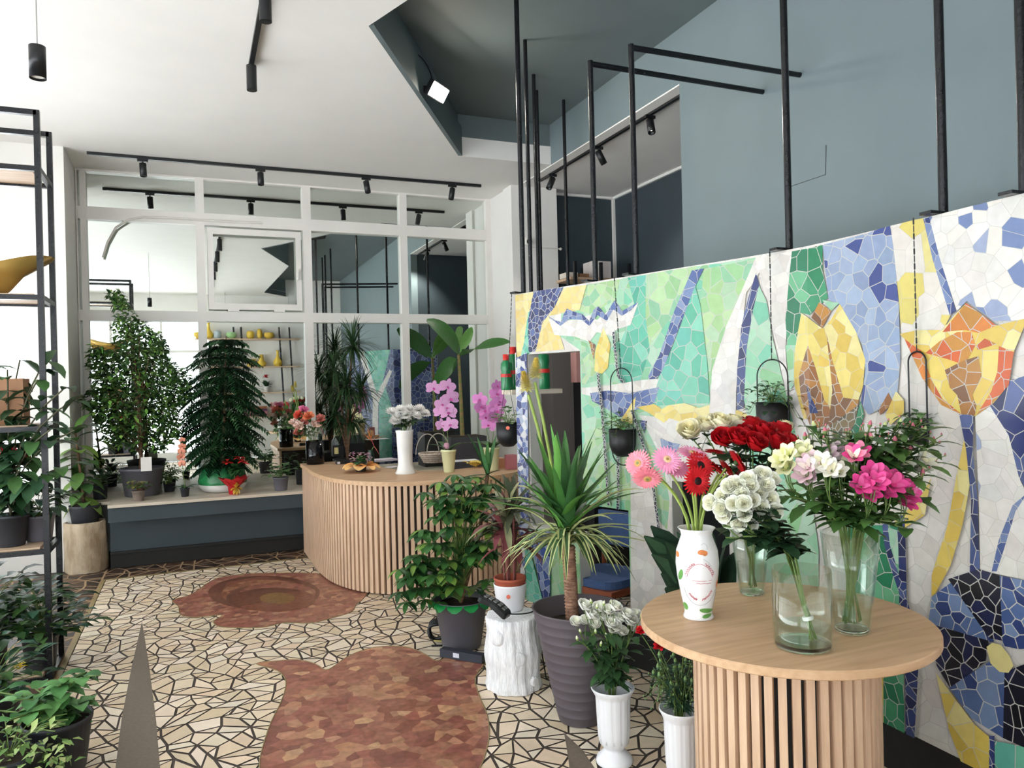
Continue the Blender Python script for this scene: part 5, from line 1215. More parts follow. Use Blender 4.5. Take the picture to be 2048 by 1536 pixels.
def stem_flower(name, label, cat, group, vase, heads, r, me, sr=.003, scol=None, nleaf=0, lsize=(.09, .045), lcol=None, axes=None, lmin=.35, lshape='oval', mbud=None, buds=(), stemmat=None):
    """one cut stem: heads is a list of points, each gets a bloom"""
    heads = [V(h) for h in heads]; main = max(heads, key=lambda h: h.z); tip = sum(heads, V((0, 0, 0))) / len(heads) if len(heads) > 1 else heads[0]
    ax0 = axes[0] if axes else None; fork = tip - V((0, 0, .0)) if len(heads) == 1 else tip - V((0, 0, r * 3.2))
    back_ = lambda h, ax: h - V(ax).normalized() * r * .8
    e = back_(heads[0], axes[0]) if len(heads) == 1 and axes else fork
    pth = vase.path(e); t = thing(name, pth[0], label, cat, group)
    st = MB(); st.tube(pth, sr, 6)
    for i, h in enumerate(heads):
        ax = axes[i] if axes else (h - vase.c - V((0, 0, vase.zm - vase.c.z - .1)))
        if len(heads) > 1: st.tube(bez(pth[-2], fork + (h - fork) * .3, h - V(ax).normalized() * r * .7, 4), sr * .6, 5)
        bloom_at(t, me[i % len(me)] if isinstance(me, list) else me, h, ax, r * U(.9, 1.08))
    for h in buds: st.tube(bez(pth[-2], (pth[-2] + V(h)) * .5, V(h) - V((0, 0, r * .3)), 3), sr * .5, 4); bloom_at(t, mbud, h, V((U(-.3, .3), U(-.3, .3), 1)), r * .45, 'bud')
    st.build('stem', stemmat or mstem, t)
    if nleaf:
        f = MB()
        for i in range(nleaf):
            u = lmin + (1 - lmin) * (i + .5) / nleaf; x = 2 + u * (len(pth) - 3); a_ = pth[int(x)]; b_ = pth[min(len(pth) - 1, int(x) + 1)]; p = a_.lerp(b_, x - int(x)); a = i * 2.4 + U(-.4, .4)
            leaf(f, p, V((math.cos(a), math.sin(a), U(-.1, .8))), lsize[0] * U(.7, 1.15), lsize[1] * U(.8, 1.15), jit(lcol or DARKG, .15), 4, .9, .2, lshape)
        f.build('leaves', mleaf, t)
    return t
toward = lambda h: (EYE - V(h)).normalized()
TZ = TT + .001
# ---------------------------------------------------------------- porcelain vase with gerberas
c = atz(1397, 1233, TZ); k = dep(c); S = k / FPX
t = thing('porcelain_vase', c, 'white porcelain vase with red script and painted leaves at the left of the round table', 'vase')
prof_px = [(30, 0), (31, 3), (27.5, 9), (28, 16), (34, 45), (41, 85), (43.5, 112), (41.5, 138), (34, 160), (31, 170), (33, 178), (38, 184)]
hs = (1233 - 1066) / 184 * 1.0
pr = [(x * S * .98, y * S * .97) for x, y in prof_px]; PV = pr
b = MB(); b.lathe(pr + [(pr[-1][0] - .004, pr[-1][1]), (pr[-3][0] - .005, pr[-3][1]), (pr[5][0] - .006, pr[5][1]), (pr[2][0] - .005, .02), (1e-5, .02)], c, 48); b.build('body', M('white_porcelain', (238, 238, 240), .18, var=.02, coat=.4), t)
def on_vase(u, y, e=.0012):
    """place on the vase's skin: u = pixels right of its middle, y = pixels above its base"""
    z = y * S * .97; r_ = pr[-1][0]
    for (r1, z1), (r2, z2) in zip(pr, pr[1:]):
        if z1 <= z <= z2: r_ = r1 + (r2 - r1) * (z - z1) / max(1e-9, z2 - z1); break
    a = math.asin(max(-.98, min(.98, u * S / r_))); to = V((-c.x, -c.y, 0)).normalized(); rr = V((-to.y, to.x, 0))
    rr = rr if rr.dot(rt) > 0 else -rr
    return c + (to * math.cos(a) + rr * math.sin(a)) * (r_ + e) + V((0, 0, z))
def paint(name, polys, rgb):
    b = MB()
    for p in polys:
        n = len(p); cx, cy = sum(q[0] for q in p) / n, sum(q[1] for q in p) / n; vs = []
        for k in (1, .66, .33): vs += [on_vase(cx + (u - cx) * k, cy + (y - cy) * k) for u, y in p]
        vs.append(on_vase(cx, cy)); b.add(vs, [(r * n + i, r * n + (i + 1) % n, (r + 1) * n + (i + 1) % n, (r + 1) * n + i) for r in (0, 1) for i in range(n)] + [(2 * n + i, 2 * n + (i + 1) % n, 3 * n) for i in range(n)])
    b.build(name, M('paint_%d_%d_%d' % rgb, rgb, .3), t)
def inkline(name, lines, rgb, w=.0007):
    b = MB()
    for l in lines: b.tube([on_vase(u, y, .0006) for u, y in l], w, 4)
    b.build(name, M('paint_%d_%d_%d' % rgb, rgb, .4), t)
def blob(cx, cy, rx, ry, a=0., n=14): return [(cx + rx * math.cos(i * 2 * PI / n) * math.cos(a) - ry * math.sin(i * 2 * PI / n) * math.sin(a), cy + rx * math.cos(i * 2 * PI / n) * math.sin(a) + ry * math.sin(i * 2 * PI / n) * math.cos(a)) for i in range(n)]
paint('painted_leaf', [blob(15, 20, 13, 5, -.15), blob(16, 9, 9, 4, .2), blob(-24, 26, 4.5, 8, .2), blob(-32, 92, 4, 12, -.2)], (104, 160, 84))
paint('painted_flower', [blob(9, 141, 8, 5), blob(15, 139, 5, 5), blob(38, 70, 4, 11), blob(-37, 132, 3, 6)], (228, 140, 84))
def arc(cx, cy, r_, a0, a1, n=12, ry=None): return [(cx + r_ * math.cos(a0 + (a1 - a0) * i / n), cy + (ry or r_) * math.sin(a0 + (a1 - a0) * i / n)) for i in range(n + 1)]
scr = [arc(4, 82, 25, .25, 2.9, 20, 36)]
def script(cx, cy, rx, ry, a0, a1, n):
    o = []
    for i in range(n * 6 + 1): u = i / (n * 6); a = a0 + (a1 - a0) * u; w_ = 1 + .055 * math.sin(u * n * 2 * PI) + .03 * math.sin(u * n * 4.7 * PI); o.append((cx + rx * w_ * math.cos(a), cy + ry * w_ * math.sin(a)))
    return o
inkline('red_script', [script(4, 82, 28, 39, 2.8, 1.9, 7), script(4, 82, 28, 39, 1.15, .35, 6), script(4, 82, 27, 39, 3.85, 4.5, 7), script(4, 82, 26, 38, 4.85, 5.75, 8), [(-10, 84), (2, 83.2), (12, 83), (26, 84)], [(-3, 78), (0, 79), (6, 77.5), (12, 78.5), (18, 77.6), (25, 78.4)]] + scr, (206, 108, 118), .001)
inkline('grey_scroll', [arc(4, 78, 31, 3.4, 5.9, 20, 46), [(8, 155), (14, 158), (19, 153), (20, 146)], [(12, 128), (20, 122), (27, 112)]], (150, 156, 156), .0006)
VZ = Vase(c, c.z + .022, .035, c.z + PV[-2][1], PV[-3][0])
GB = {'pink': (lin((240, 160, 196)), lin((236, 190, 150)), lin((150, 120, 60))), 'rose': (lin((238, 140, 156)), lin((190, 150, 90)), lin((120, 130, 70))), 'red': (lin((208, 22, 34)), lin((44, 8, 14)), lin((12, 6, 8))), 'dark': (lin((170, 26, 40)), lin((60, 14, 18)), lin((30, 8, 10)))}
mgst = M('gerbera_stem', (150, 172, 84), .5, var=.1)
G_ = lambda kind: proto('gerbera_' + kind, lambda: daisy_bloom(*GB[kind]))
for x, y, kind, rpx, ax, dk, lb in (
    (1277, 927, 'rose', 24, (-.75, -.5, .25), 0, 'salmon pink gerbera leaning out farthest left of the bunch'), (1295, 955, 'rose', 24, (-.35, -.55, -.55), -.03, 'salmon pink gerbera drooping face down on the left'),
    (1334, 920, 'pink', 26, (-.25, -.7, .45), -.02, 'light pink gerbera tilted to the front left of the bunch'), (1352, 936, 'pink', 24, (-.05, -.55, .75), .02, 'light pink gerbera behind the open pink one'), (1385, 908, 'pink', 27, (.05, -.35, .9), .03, 'light pink gerbera facing upward at the top of the bunch'),
    (1394, 962, 'red', 25, (-.1, -1, .05), -.08, 'bright red gerbera with a black heart facing the camera'), (1400, 932, 'red', 25, (0, -.8, .5), -.02, 'bright red gerbera tilted up right behind the facing one'), (1428, 905, 'red', 20, (.2, .1, .95), .08, 'red gerbera facing up beside the pink one, seen from its edge'),
    (1428, 936, 'red', 21, (.6, -.2, .75), .03, 'red gerbera leaning right, in the middle of the red ones'), (1452, 938, 'red', 19, (.75, -.3, .5), .05, 'red gerbera seen side on below the red roses'), (1474, 925, 'red', 26, (.8, -.35, .45), .0, 'large red gerbera turned to the right below the red roses'), (1468, 957, 'dark', 17, (.4, -.6, -.4), -.03, 'dark red gerbera hanging low beside the white spray roses')):
    h = atd(x, y, k + dk); stem_flower('gerbera', lb, 'gerbera', 'gerberas in the porcelain vase', VZ, [h], rpx * S * 1.22, G_(kind), .0042, axes=[V(ax)], stemmat=mgst)
# ---------------------------------------------------------------- glass vases
mgl = thin_glass('clear_glass', (250, 253, 251), .14)
mgl2 = M('thick_glass', (240, 250, 244), .02, var=0, trans=1., ior=1.45)
mwater = thin_glass('water', (246, 251, 246), .08)
def glass_vase(px, py, prof, label, water, thick):
    c = atz(px, py, TZ); S = dep(c) / FPX; t = thing('glass_vase', c, label, 'vase')
    o = [(x * S, y * S) for x, y in prof]; h = o[-1][1]
    b = MB(); b.lathe(o + [(o[-1][0] - .0025, h), (o[-2][0] - .003, o[-2][1]), (o[1][0] - .004, thick)], c, 48)
    b.f = [f for f in b.f if len(f) < 40]; b.c = b.c[:len(b.f)]; b.s = [True] * len(b.f); b.build('glass_wall', mgl, t)
    b = MB(); b.lathe([(o[0][0] - .003, .001), (o[1][0] - .005, .004), (o[1][0] - .005, thick - .002), (o[1][0] * .7, thick - .004)], c, 40); b.build('glass_foot', mgl2, t)
    rr = lambda z: next((r1 + (r2 - r1) * (z - z1) / max(1e-9, z2 - z1) for (r1, z1), (r2, z2) in zip(o, o[1:]) if z1 <= z <= z2), o[-1][0])
    b = MB(); wz = water * S; b.lathe([(rr(thick) - .006, thick + .002), (rr(wz) - .005, wz), (rr(wz) - .006, wz + .0005), (1e-5, wz)], c, 40); b.build('water', mwater, t)
    return Vase(c, c.z + thick + .004, o[1][0] * .7, c.z + h - .01, o[-1][0] * .75), c, S
VB, cb_, SB = glass_vase(1504, 1187, [(23, 0), (25, 2), (27, 30), (34, 85), (37.5, 128)], 'clear glass vase holding the red roses at the back of the round table', 62, .014)
VF, cf_, SF = glass_vase(1606, 1292, [(54, 0), (56, 2), (57, 40), (57, 155)], 'wide clear glass cylinder with leaning tied stems at the front of the round table', 42, .016)
VR, cr_, SR = glass_vase(1704, 1262, [(33, 0), (35, 2), (38, 30), (48, 120), (56, 198)], 'tall flared clear glass vase holding the alstroemerias on the round table', 68, .016)
# red and white roses
RED = [proto('rose_red%d' % i, lambda: rose_bloom(lin((204, 16, 30)), lin((160, 8, 20)), .08)) for i in range(2)]
WH = [proto('rose_white%d' % i, lambda: rose_bloom(lin((246, 240, 214)), lin((242, 232, 180)), .05)) for i in range(2)]
kb = dep(cb_)
for x, y, dk, ax, lb in ((1447, 875, .0, (-.35, -.5, .8), 'red rose farthest left of the red bunch'), (1478, 873, -.06, (-.1, -.55, .8), 'wide open red rose second from the left in the red bunch'), (1513, 884, -.1, (0, -.6, .8), 'red rose at the front centre of the red bunch, facing the camera'),
    (1500, 846, .1, (-.1, -.1, 1), 'red rose at the very top of the red bunch'), (1531, 858, .02, (.1, -.4, .9), 'red rose at the top right of the front centre one'), (1556, 881, -.05, (.2, -.5, .8), 'red rose second from the right in the red bunch'), (1584, 882, .0, (.45, -.4, .8), 'red rose farthest right of the red bunch'),
    (1563, 856, .1, (.3, -.1, 1), 'red rose at the upper right of the red bunch, half hidden'), (1494, 866, .04, (0, -.3, 1), 'red rose wedged between the open one and the top one')):
    h = atd(x, y, kb + dk); stem_flower('red_rose', lb, 'rose', 'red roses in the back glass vase', VB, [h], 23 * SB, RED, .003, axes=[V(ax)], nleaf=14, lsize=(.1, .06), lcol=lin((34, 58, 36)), lmin=.1)
for x, y, dk, ax, lb in ((1379, 860, .06, (-.45, -.5, .7), 'cream white rose farthest left, open towards the left'), (1409, 848, .08, (-.2, -.4, .9), 'cream white rose second from the left'), (1440, 844, .08, (-.05, -.4, .9), 'tall cream white rose third from the left'), (1470, 843, .12, (.1, -.2, 1), 'cream white rose touching the red roses'), (1572, 850, .18, (.2, -.2, 1), 'white rose peeping out behind the right side of the red bunch')):
    h = atd(x, y, kb + dk); stem_flower('white_rose', lb, 'rose', 'white roses in the back glass vase', VB, [h], (23 if x < 1500 else 15) * SB, WH, .003, axes=[V(ax)], nleaf=8, lsize=(.085, .05), lcol=lin((38, 62, 38)), lmin=.15)
# white spray roses, a tied bunch leaning in the front cylinder
SPR = [proto('spray%d' % i, lambda: rose_bloom(lin((250, 250, 240)), lin((250, 248, 222)), .3)) for i in range(2)]
kf = dep(cf_); low = cf_ + rt * (.030) + V((0, 0, .022)); tie = atd(1616, 1236, kf); fork_ = atd(1580, 1110, kf + .03)
class Lean:
    c = cf_; zm = cf_.z + .3
    def path(s, head):
        a = low + V((U(-.012, .014), U(-.014, .014), 0)); j = lambda r_: V((U(-r_, r_), U(-r_, r_), U(-r_, r_)))
        return [a, tie + j(.006), fork_ + j(.018)] + bez(fork_ + j(.02), atd(1545, 1060, kf) + j(.03), head, 5)
LV = Lean()
hp = [(1421, 1005), (1444, 990), (1459, 973), (1468, 965), (1484, 988), (1467, 1007), (1488, 1006), (1502, 972), (1511, 955), (1526, 948), (1544, 958), (1496, 958), (1517, 986), (1520, 1012), (1541, 998), (1550, 1022), (1511, 1034), (1489, 1028), (1478, 1046), (1459, 1041), (1499, 1050), (1448, 1030), (1443, 1016), (1532, 970), (1475, 972), (1505, 1000)]
order = sorted(hp, key=lambda p: math.atan2(p[1] - 1000, p[0] - 1490)); gs = [order[i:i + 3] for i in range(0, len(order), 3)]
for g in gs:
    hh = [atd(x, y, kf - .02 + .0009 * math.hypot(x - 1490, y - 1000) + U(-.02, .02)) for x, y in g]
    stem_flower('spray_rose', 'stem of small white spray roses in the bunch leaning out of the glass cylinder', 'rose', 'white spray roses in the front glass cylinder', LV, hh, 14.5 * SF, SPR, .0028,
                axes=[(h - atd(1500, 1020, kf + .18)).normalized() for h in hh], nleaf=12, lsize=(.08, .05), lcol=lin((42, 70, 44)), lmin=.15)
b = MB(); dt = (fork_ - tie).normalized(); b.lathe([(.0165, -.006), (.018, 0), (.0165, .006)], tie, 16, axis=dt); tag(b.build('rubber_band', M('white_band', (226, 226, 222), .6), origin=tie), 'white band tying the leaning rose stems in the glass cylinder', 'band')
# alstroemerias
kr = dep(cr_); AC = {'cream': ((238, 236, 196), (226, 226, 160)), 'blush': ((242, 206, 220), (240, 224, 214)), 'white': ((242, 240, 232), (236, 230, 200)), 'hot': ((226, 70, 142), (244, 224, 210)), 'magenta': ((214, 60, 136), (222, 100, 160))}
AP = lambda k_: [proto('alst_%s%d' % (k_, i), lambda: trumpet_bloom(lin(AC[k_][0]), lin(AC[k_][1]))) for i in range(2)]
BUD = proto('bud_pink', lambda: bud_bloom(lin((204, 110, 130)), lin((120, 140, 80)))); BUDG = proto('bud_green', lambda: bud_bloom(lin((206, 214, 150)), GREEN))
LG = lin((74, 112, 56))
for kind, pts, dk, lb in (
    ('cream', [(1558, 918), (1574, 905), (1570, 930)], -.06, 'cream alstroemeria stem leaning farthest left towards the red roses'), ('cream', [(1604, 898), (1612, 910)], .02, 'cream alstroemeria stem just right of the leaning one'),
    ('blush', [(1611, 930), (1622, 920), (1616, 952), (1606, 945)], -.06, 'blush pink alstroemeria stem at the left of the tall vase'), ('blush', [(1655, 908), (1668, 900)], .0, 'blush pink alstroemeria stem above the white one'),
    ('white', [(1648, 930), (1660, 936), (1642, 922)], -.08, 'white alstroemeria stem at the front left'), ('white', [(1682, 924), (1690, 934), (1676, 940)], -.04, 'white alstroemeria stem in the middle beside the hot pink bloom'),
    ('hot', [(1708, 908), (1718, 902)], -.08, 'hot pink alstroemeria with a white throat at the centre'), ('magenta', [(1733, 964), (1748, 944), (1742, 984), (1724, 968), (1756, 962)], -.12, 'large magenta alstroemeria cluster at the front'),
    ('magenta', [(1778, 954), (1774, 978), (1790, 966)], -.08, 'magenta alstroemeria cluster right of the large one'), ('magenta', [(1806, 968), (1824, 986), (1818, 1000)], -.04, 'magenta alstroemeria cluster farthest right and lowest'),
    ('white', [(1810, 922), (1800, 930)], .04, 'white alstroemeria bloom above the magenta clusters'), ('white', [(1854, 916), (1846, 930)], .04, 'white alstroemeria bloom farthest right among dark leaves')):
    hh = [atd(x, y, kr + dk + U(-.03, .03)) for x, y in pts]
    stem_flower('alstroemeria', lb, 'alstroemeria', 'alstroemerias in the tall glass vase', VR, hh, 23 * SR, AP(kind), .0034, scol=None, axes=[(h - VR.c - V((0, 0, .38))).normalized() + toward(h) * .9 for h in hh], nleaf=13, lsize=(.11, .044), lcol=LG, lmin=.2)
for x, y, dk in ((1628, 850, .05), (1650, 862, .0), (1610, 872, .1), (1740, 848, .06), (1742, 872, .0), (1770, 850, .1), (1800, 842, .08), (1826, 852, .12), (1850, 858, .1), (1868, 880, .1), (1790, 880, .02), (1820, 900, .02), (1700, 870, .1), (1870, 920, .1), (1845, 945, .02), (1760, 900, .05)):
    h = atd(x, y, kr + dk); stem_flower('budded_alstroemeria', 'leafy alstroemeria stem still in bud among the open ones in the tall vase', 'alstroemeria', 'budded alstroemeria stems in the tall glass vase', VR, [h], 9 * SR, BUD if R() < .6 else BUDG, .003, axes=[V((U(-.3, .3), U(-.3, .3), 1))],
        nleaf=19, lsize=(.11, .042), lcol=random.choice([LG, lin((62, 98, 50)), lin((90, 126, 64))]), lmin=.42, mbud=BUD, buds=[h + V((U(-.03, .03), U(-.03, .03), U(-.02, .02))) for _ in range(3)])
# ---------------------------------------------------------------- white fluted floor vases
mfl = M('white_fluted_plastic', (232, 233, 238), .35, var=.02)
fl_ = lambda a, i: 1 - (.045 * (abs(math.sin(6 * a)) < .35) if 4 <= i <= 12 else 0)
def floor_vase(c, h, rim, label):
    t = thing('floor_vase', c, label, 'vase'); b = MB(); k_ = h / .42; q = rim / .118
    pr = [(.098, 0), (.1, .008), (.094, .03), (.062, .062), (.05, .075), (.062, .09), (.078, .11), (.086, .15), (.089, .2), (.092, .28), (.094, .34), (.095, .365), (.097, .375), (.108, .395), (.118, .414), (.118, .42), (.112, .42), (.09, .37), (.08, .12), (1e-5, .11)]
    b.lathe([(x * q, z * k_) for x, z in pr], c, 72, flute=fl_); b.build('body', mfl, t); return Vase(c, c[2] + .125 * k_, .05 * q, c[2] + .4 * k_, .085 * q)
c1 = V((1.705, 2.98, .003)); k1 = dep(c1); S1 = k1 / FPX
h1 = vert(c1, 1235, 1375); V1 = floor_vase(c1, h1, 43.5 * S1, 'white fluted plastic vase of white lisianthus on the floor beside the planter')
c2_ = V((1.80, 2.60, .003)); k2 = dep(c2_); S2 = k2 / FPX
h2 = vert(c2_, 1375, 1418); V2 = floor_vase(c2_, h2, 43 * S2, 'white fluted plastic vase of budded carnations half hidden by the round table')
LI = [proto('lisi%d' % i, lambda: rose_bloom(lin((242, 242, 238)), lin((236, 238, 214)), .22, True)) for i in range(2)]
LB_ = proto('bud_lisi', lambda: bud_bloom(lin((230, 234, 196)), lin((150, 176, 96))))
for pts, bd in (([(1152, 1243), (1172, 1240)], [(1154, 1276), (1160, 1262)]), ([(1170, 1210), (1190, 1248), (1184, 1228)], [(1182, 1202), (1178, 1226)]), ([(1216, 1220), (1231, 1212), (1222, 1246)], [(1208, 1206), (1222, 1204)]), ([(1205, 1231), (1226, 1234)], [(1194, 1212), (1191, 1262)]), ([(1231, 1256), (1244, 1262)], [(1224, 1277), (1252, 1260)]), ([(1262, 1241), (1270, 1229), (1254, 1228)], [(1258, 1225), (1282, 1232), (1275, 1250)]), ([(1190, 1222), (1199, 1214), (1240, 1236)], [(1202, 1287), (1212, 1270), (1240, 1238)])):
    hh = [atd(x, y, k1 + U(-.06, .04)) for x, y in pts]; bb = [atd(x, y, k1 + U(-.05, .05)) for x, y in bd]
    stem_flower('lisianthus', 'white lisianthus stem with greenish buds in the fluted floor vase', 'lisianthus', 'white lisianthus in the floor vase', V1, hh, 12.5 * S1, LI, .003, axes=[V((U(-.5, .5), -.5, 1)) for _ in hh], nleaf=16, lsize=(.1, .042), lcol=lin((56, 88, 52)), lmin=.05, mbud=LB_, buds=bb)
CR = proto('carn_red', lambda: ruffle_bloom(lin((214, 30, 44)))); CB = proto('bud_carn', lambda: bud_bloom(lin((110, 140, 84)), lin((62, 92, 62))))
for x, y, lb in ((1282, 1262, 'red carnation touching the edge of the round table, left of the other'), (1319, 1292, 'red carnation just under the rim of the round table')):
    h = atd(x, y, k2 + .1); stem_flower('carnation', lb, 'carnation', 'carnations in the floor vase', V2, [h], 14 * S2, CR, .002, axes=[V((-.4, -.4, 1))], nleaf=10, lsize=(.07, .01), lcol=TEALG, lshape='strap')
for i in range(34):
    h = atd(U(1306, 1400), U(1300, 1375), k2 + U(-.1, .12)); bb = [h + V((U(-.04, .04), U(-.04, .04), U(-.12, .0))) for _ in range(3)]
    stem_flower('budded_carnation', 'thin green carnation stem still in bud in the vase beside the table base', 'carnation', 'budded carnations in the floor vase', V2, [h], 7 * S2, CB, .0017, axes=[V((0, 0, 1))], nleaf=12, lsize=(.07, .009), lcol=lin((52, 84, 66)), lshape='strap', lmin=.0, mbud=CB, buds=bb)
# ================================================================ ON THE COUNTER
KT = CT + .001
S_ = lambda c: dep(c) / FPX
mwc = M('white_glazed', (236, 234, 230), .2, coat=.3)
# black bucket of pink and coral flowers
c = atz(630, 915, KT); c = V((1.2, 8.02, KT)); c = V((aty(630, 900, 7.98).x, 7.98, KT)); S = S_(c)
t = thing('black_vase', c, 'square shouldered black vase of pink and coral carnations at the left end of the counter', 'vase')
b = MB(); b.lathe([(.085, 0), (.09, .004), (.092, .24), (.088, .24), (.084, .03), (1e-5, .02)], c, 32); b.build('body', M('black_gloss'), t)
VK = Vase(c, c.z + .03, .05, c.z + .235, .075); k_ = dep(c)
CP = {n: proto('carn_' + n, (lambda cc: lambda: ruffle_bloom(lin(cc)))(cc)) for n, cc in (('pink', (232, 130, 170)), ('coral', (238, 110, 92)), ('apricot', (232, 140, 100)), ('blush', (244, 214, 200)), ('dusty', (206, 124, 112)))}
for x, y, n, lb in ((598, 831, 'coral', 'coral carnation highest in the black vase'), (617, 833, 'apricot', 'apricot orange carnation at the top right of the black vase'), (588, 847, 'blush', 'pale blush carnation at the left of the black vase'), (599, 853, 'blush', 'pale blush carnation just below the other pale one'),
    (597, 866, 'dusty', 'dusty pink carnation hanging lowest over the rim of the black vase'), (608, 845, 'dusty', 'dusty pink carnation in the middle of the black vase'), (630, 850, 'blush', 'pale carnation at the right side of the black vase'), (640, 838, 'dusty', 'dusty pink carnation at the far right of the black vase'), (607, 820, 'pink', 'pink carnation leaning back in the black vase')):
    h = atd(x, y, k_ + U(-.08, .08)); stem_flower('carnation', lb, 'carnation', 'carnations in the black vase', VK, [h], 12 * S, CP[n], .0022, axes=[V((U(-.5, .5), -.6, 1))], nleaf=8, lsize=(.09, .03), lcol=lin((84, 110, 66)), lmin=.3)
# card terminal, scanner and till
def blackbox(name, px, py, w, d, h, label, cat, tilt=0, extra=None):
    c = atz(px, py, KT); t = thing(name, c, label, cat); b = MB(); q = .35 * h * tilt
    b.add([(c.x - w / 2, c.y - d / 2, KT), (c.x + w / 2, c.y - d / 2, KT), (c.x + w / 2, c.y + d / 2, KT), (c.x - w / 2, c.y + d / 2, KT), (c.x - w / 2, c.y - d / 2, KT + h - 2 * q), (c.x + w / 2, c.y - d / 2, KT + h - 2 * q), (c.x + w / 2, c.y + d / 2, KT + h), (c.x - w / 2, c.y + d / 2, KT + h)],
          [(3, 2, 1, 0), (4, 5, 6, 7), (0, 1, 5, 4), (1, 2, 6, 5), (2, 3, 7, 6), (3, 0, 4, 7)]); b.build('body', mblackp, t)
    if extra:
        b = MB(); (u0, v0, u1, v1), rgb = extra; b.add([(c.x - w / 2 + w * u0, c.y - d / 2 - .001, KT + h * v0), (c.x - w / 2 + w * u1, c.y - d / 2 - .001, KT + h * v0), (c.x - w / 2 + w * u1, c.y - d / 2 - .001, KT + h * v1), (c.x - w / 2 + w * u0, c.y - d / 2 - .001, KT + h * v1)], [(0, 1, 2, 3)]); b.build('label', M('label_%d' % rgb[0], rgb, .6), t)
blackbox('cash_register', 700, 905, .3, .3, .2, 'black cash register behind the kalanchoe on the counter', 'cash register', .6)
blackbox('label_printer', 675, 912, .12, .14, .12, 'small black printer with a cream label beside the black vase', 'printer', 0, ((.12, .25, .5, .85), (222, 206, 140)))
blackbox('card_terminal', 692, 927, .2, .1, .04, 'flat black card terminal with a tiny white mark on the counter', 'card terminal', .5, ((.02, .1, .16, .7), (220, 220, 224)))
# kalanchoe in orange paper
c = atz(722, 943, KT); S = S_(c); t = thing('kalanchoe', c, 'pink flowered kalanchoe spreading orange wrapping paper on the counter', 'plant')
f = MB()
for i in range(9): a = 2 * PI * i / 9 + .2; leaf(f, c + V((math.cos(a) * .03, math.sin(a) * .03, .05)), V((math.cos(a), math.sin(a), .15)), .16 * U(.8, 1.1), .12, jit(lin((248, 196, 128)), .05), 5, .75, .3, 'paddle', U(-.3, .3))
f.build('orange_paper', M('orange_paper', attr=True, rough=.7), t)
b = MB(); pot(b, c, .045, .055, .09); b.build('pot', mbpot, t)
f = MB(); rosette(f, c + V((0, 0, .09)), 30, .085, .055, lin((52, 100, 48)), (-.3, 1.), .9, 'oval', seg=3); f.build('foliage', mleaf, t)
f = MB()
for i in range(70):
    p = atd(722 + U(-24, 22), 914 + U(-9, 10), dep(c) + U(-.07, .07)); a0 = U(0, 2); cc = jit(random.choice([lin((222, 160, 196)), lin((236, 196, 214)), lin((206, 140, 184)), lin((240, 220, 210))]), .06)
    for j in range(4): a = a0 + j * PI / 2; leaf(f, p, V((math.cos(a), math.sin(a), .5)), .015, .013, cc, 2, .3, .1, 'paddle')
f.build('blossoms', mpetal, t)
# bird of paradise in a slim jar behind the kalanchoe
c = atz(742, 928, KT); t = thing('flower_jar', c, 'slim dark green jar behind the kalanchoe', 'vase'); b = MB(); b.lathe([(.03, 0), (.034, .01), (.034, .1), (.024, .13), (.026, .14), (.02, .14), (.02, .02), (1e-5, .02)], c, 20); b.build('body', M('dark_green_glass', (38, 62, 48), .2), t)
VJ = Vase(c, c.z + .03, .015, c.z + .14, .018); k_ = dep(c)
t = thing('bird_of_paradise', c + V((0, 0, .03)), 'orange and pink bird of paradise flower rising behind the kalanchoe', 'flower')
st = MB(); e = atd(748, 893, k_); st.tube(bez(c + V((0, 0, .03)), c + V((0, 0, .15)), e, 6), .004, 6); st.build('stem', mstem, t)
f = MB(); f2 = MB(); q = e - c - V((0, 0, .03))
leaf(f2, e, atd(738, 870, k_) - e, .13, .03, lin((214, 90, 110)), 5, .1, .4, 'strap'); leaf(f2, e, atd(752, 890, k_) - atd(740, 872, k_), .11, .03, lin((220, 110, 96)), 4, .2, .4, 'strap'); f2.build('beak', mpetal, t)
for x, y in ((772, 870), (762, 866), (745, 862), (735, 858), (728, 868)): p = atd(742, 882, k_); d = atd(x, y, k_) - p; leaf(f, p, d, d.length * 1.1, .032, jit(lin((240, 142, 52)), .08), 4, .1, .3, 'drop')
f.build('crest', mpetal, t)
# white vase with chrysanthemums
c = atz(811, 947, KT); S = S_(c); t = thing('white_vase', c, 'tall white vase of white chrysanthemums flaring at its foot on the counter', 'vase')
b = MB(); b.lathe([(x * S, y * S) for x, y in ((20, 0), (20.5, 2), (17, 8), (14.5, 20), (14.5, 30), (17, 80), (18, 84), (18, 87), (16.5, 87), (15, 78), (13, 20), (1e-3, 15))], c, 36); b.build('body', mwc, t)
VW = Vase(c, c.z + 20 * S, 11 * S, c.z + 86 * S, 15 * S); k_ = dep(c); MU = proto('mum', lambda: mum_bloom(lin((255, 252, 248))))
for x, y, lb in ((783, 826, 'far left'), (800, 821, 'upper left'), (818, 820, 'top centre'), (838, 821, 'top right'), (850, 829, 'far right'), (793, 836, 'lower left'), (812, 832, 'front centre'), (832, 833, 'front right'), (790, 844, 'lowest left')):
    h = atd(x, y, k_ + U(-.05, .06)); stem_flower('chrysanthemum', 'white chrysanthemum at the %s of the bunch in the white vase' % lb, 'chrysanthemum', 'white chrysanthemums on the counter', VW, [h], 13.5 * S, MU, .0025, axes=[V((U(-.3, .3), -.4, 1))], nleaf=10, lsize=(.08, .035), lcol=lin((58, 86, 52)), lmin=.35)
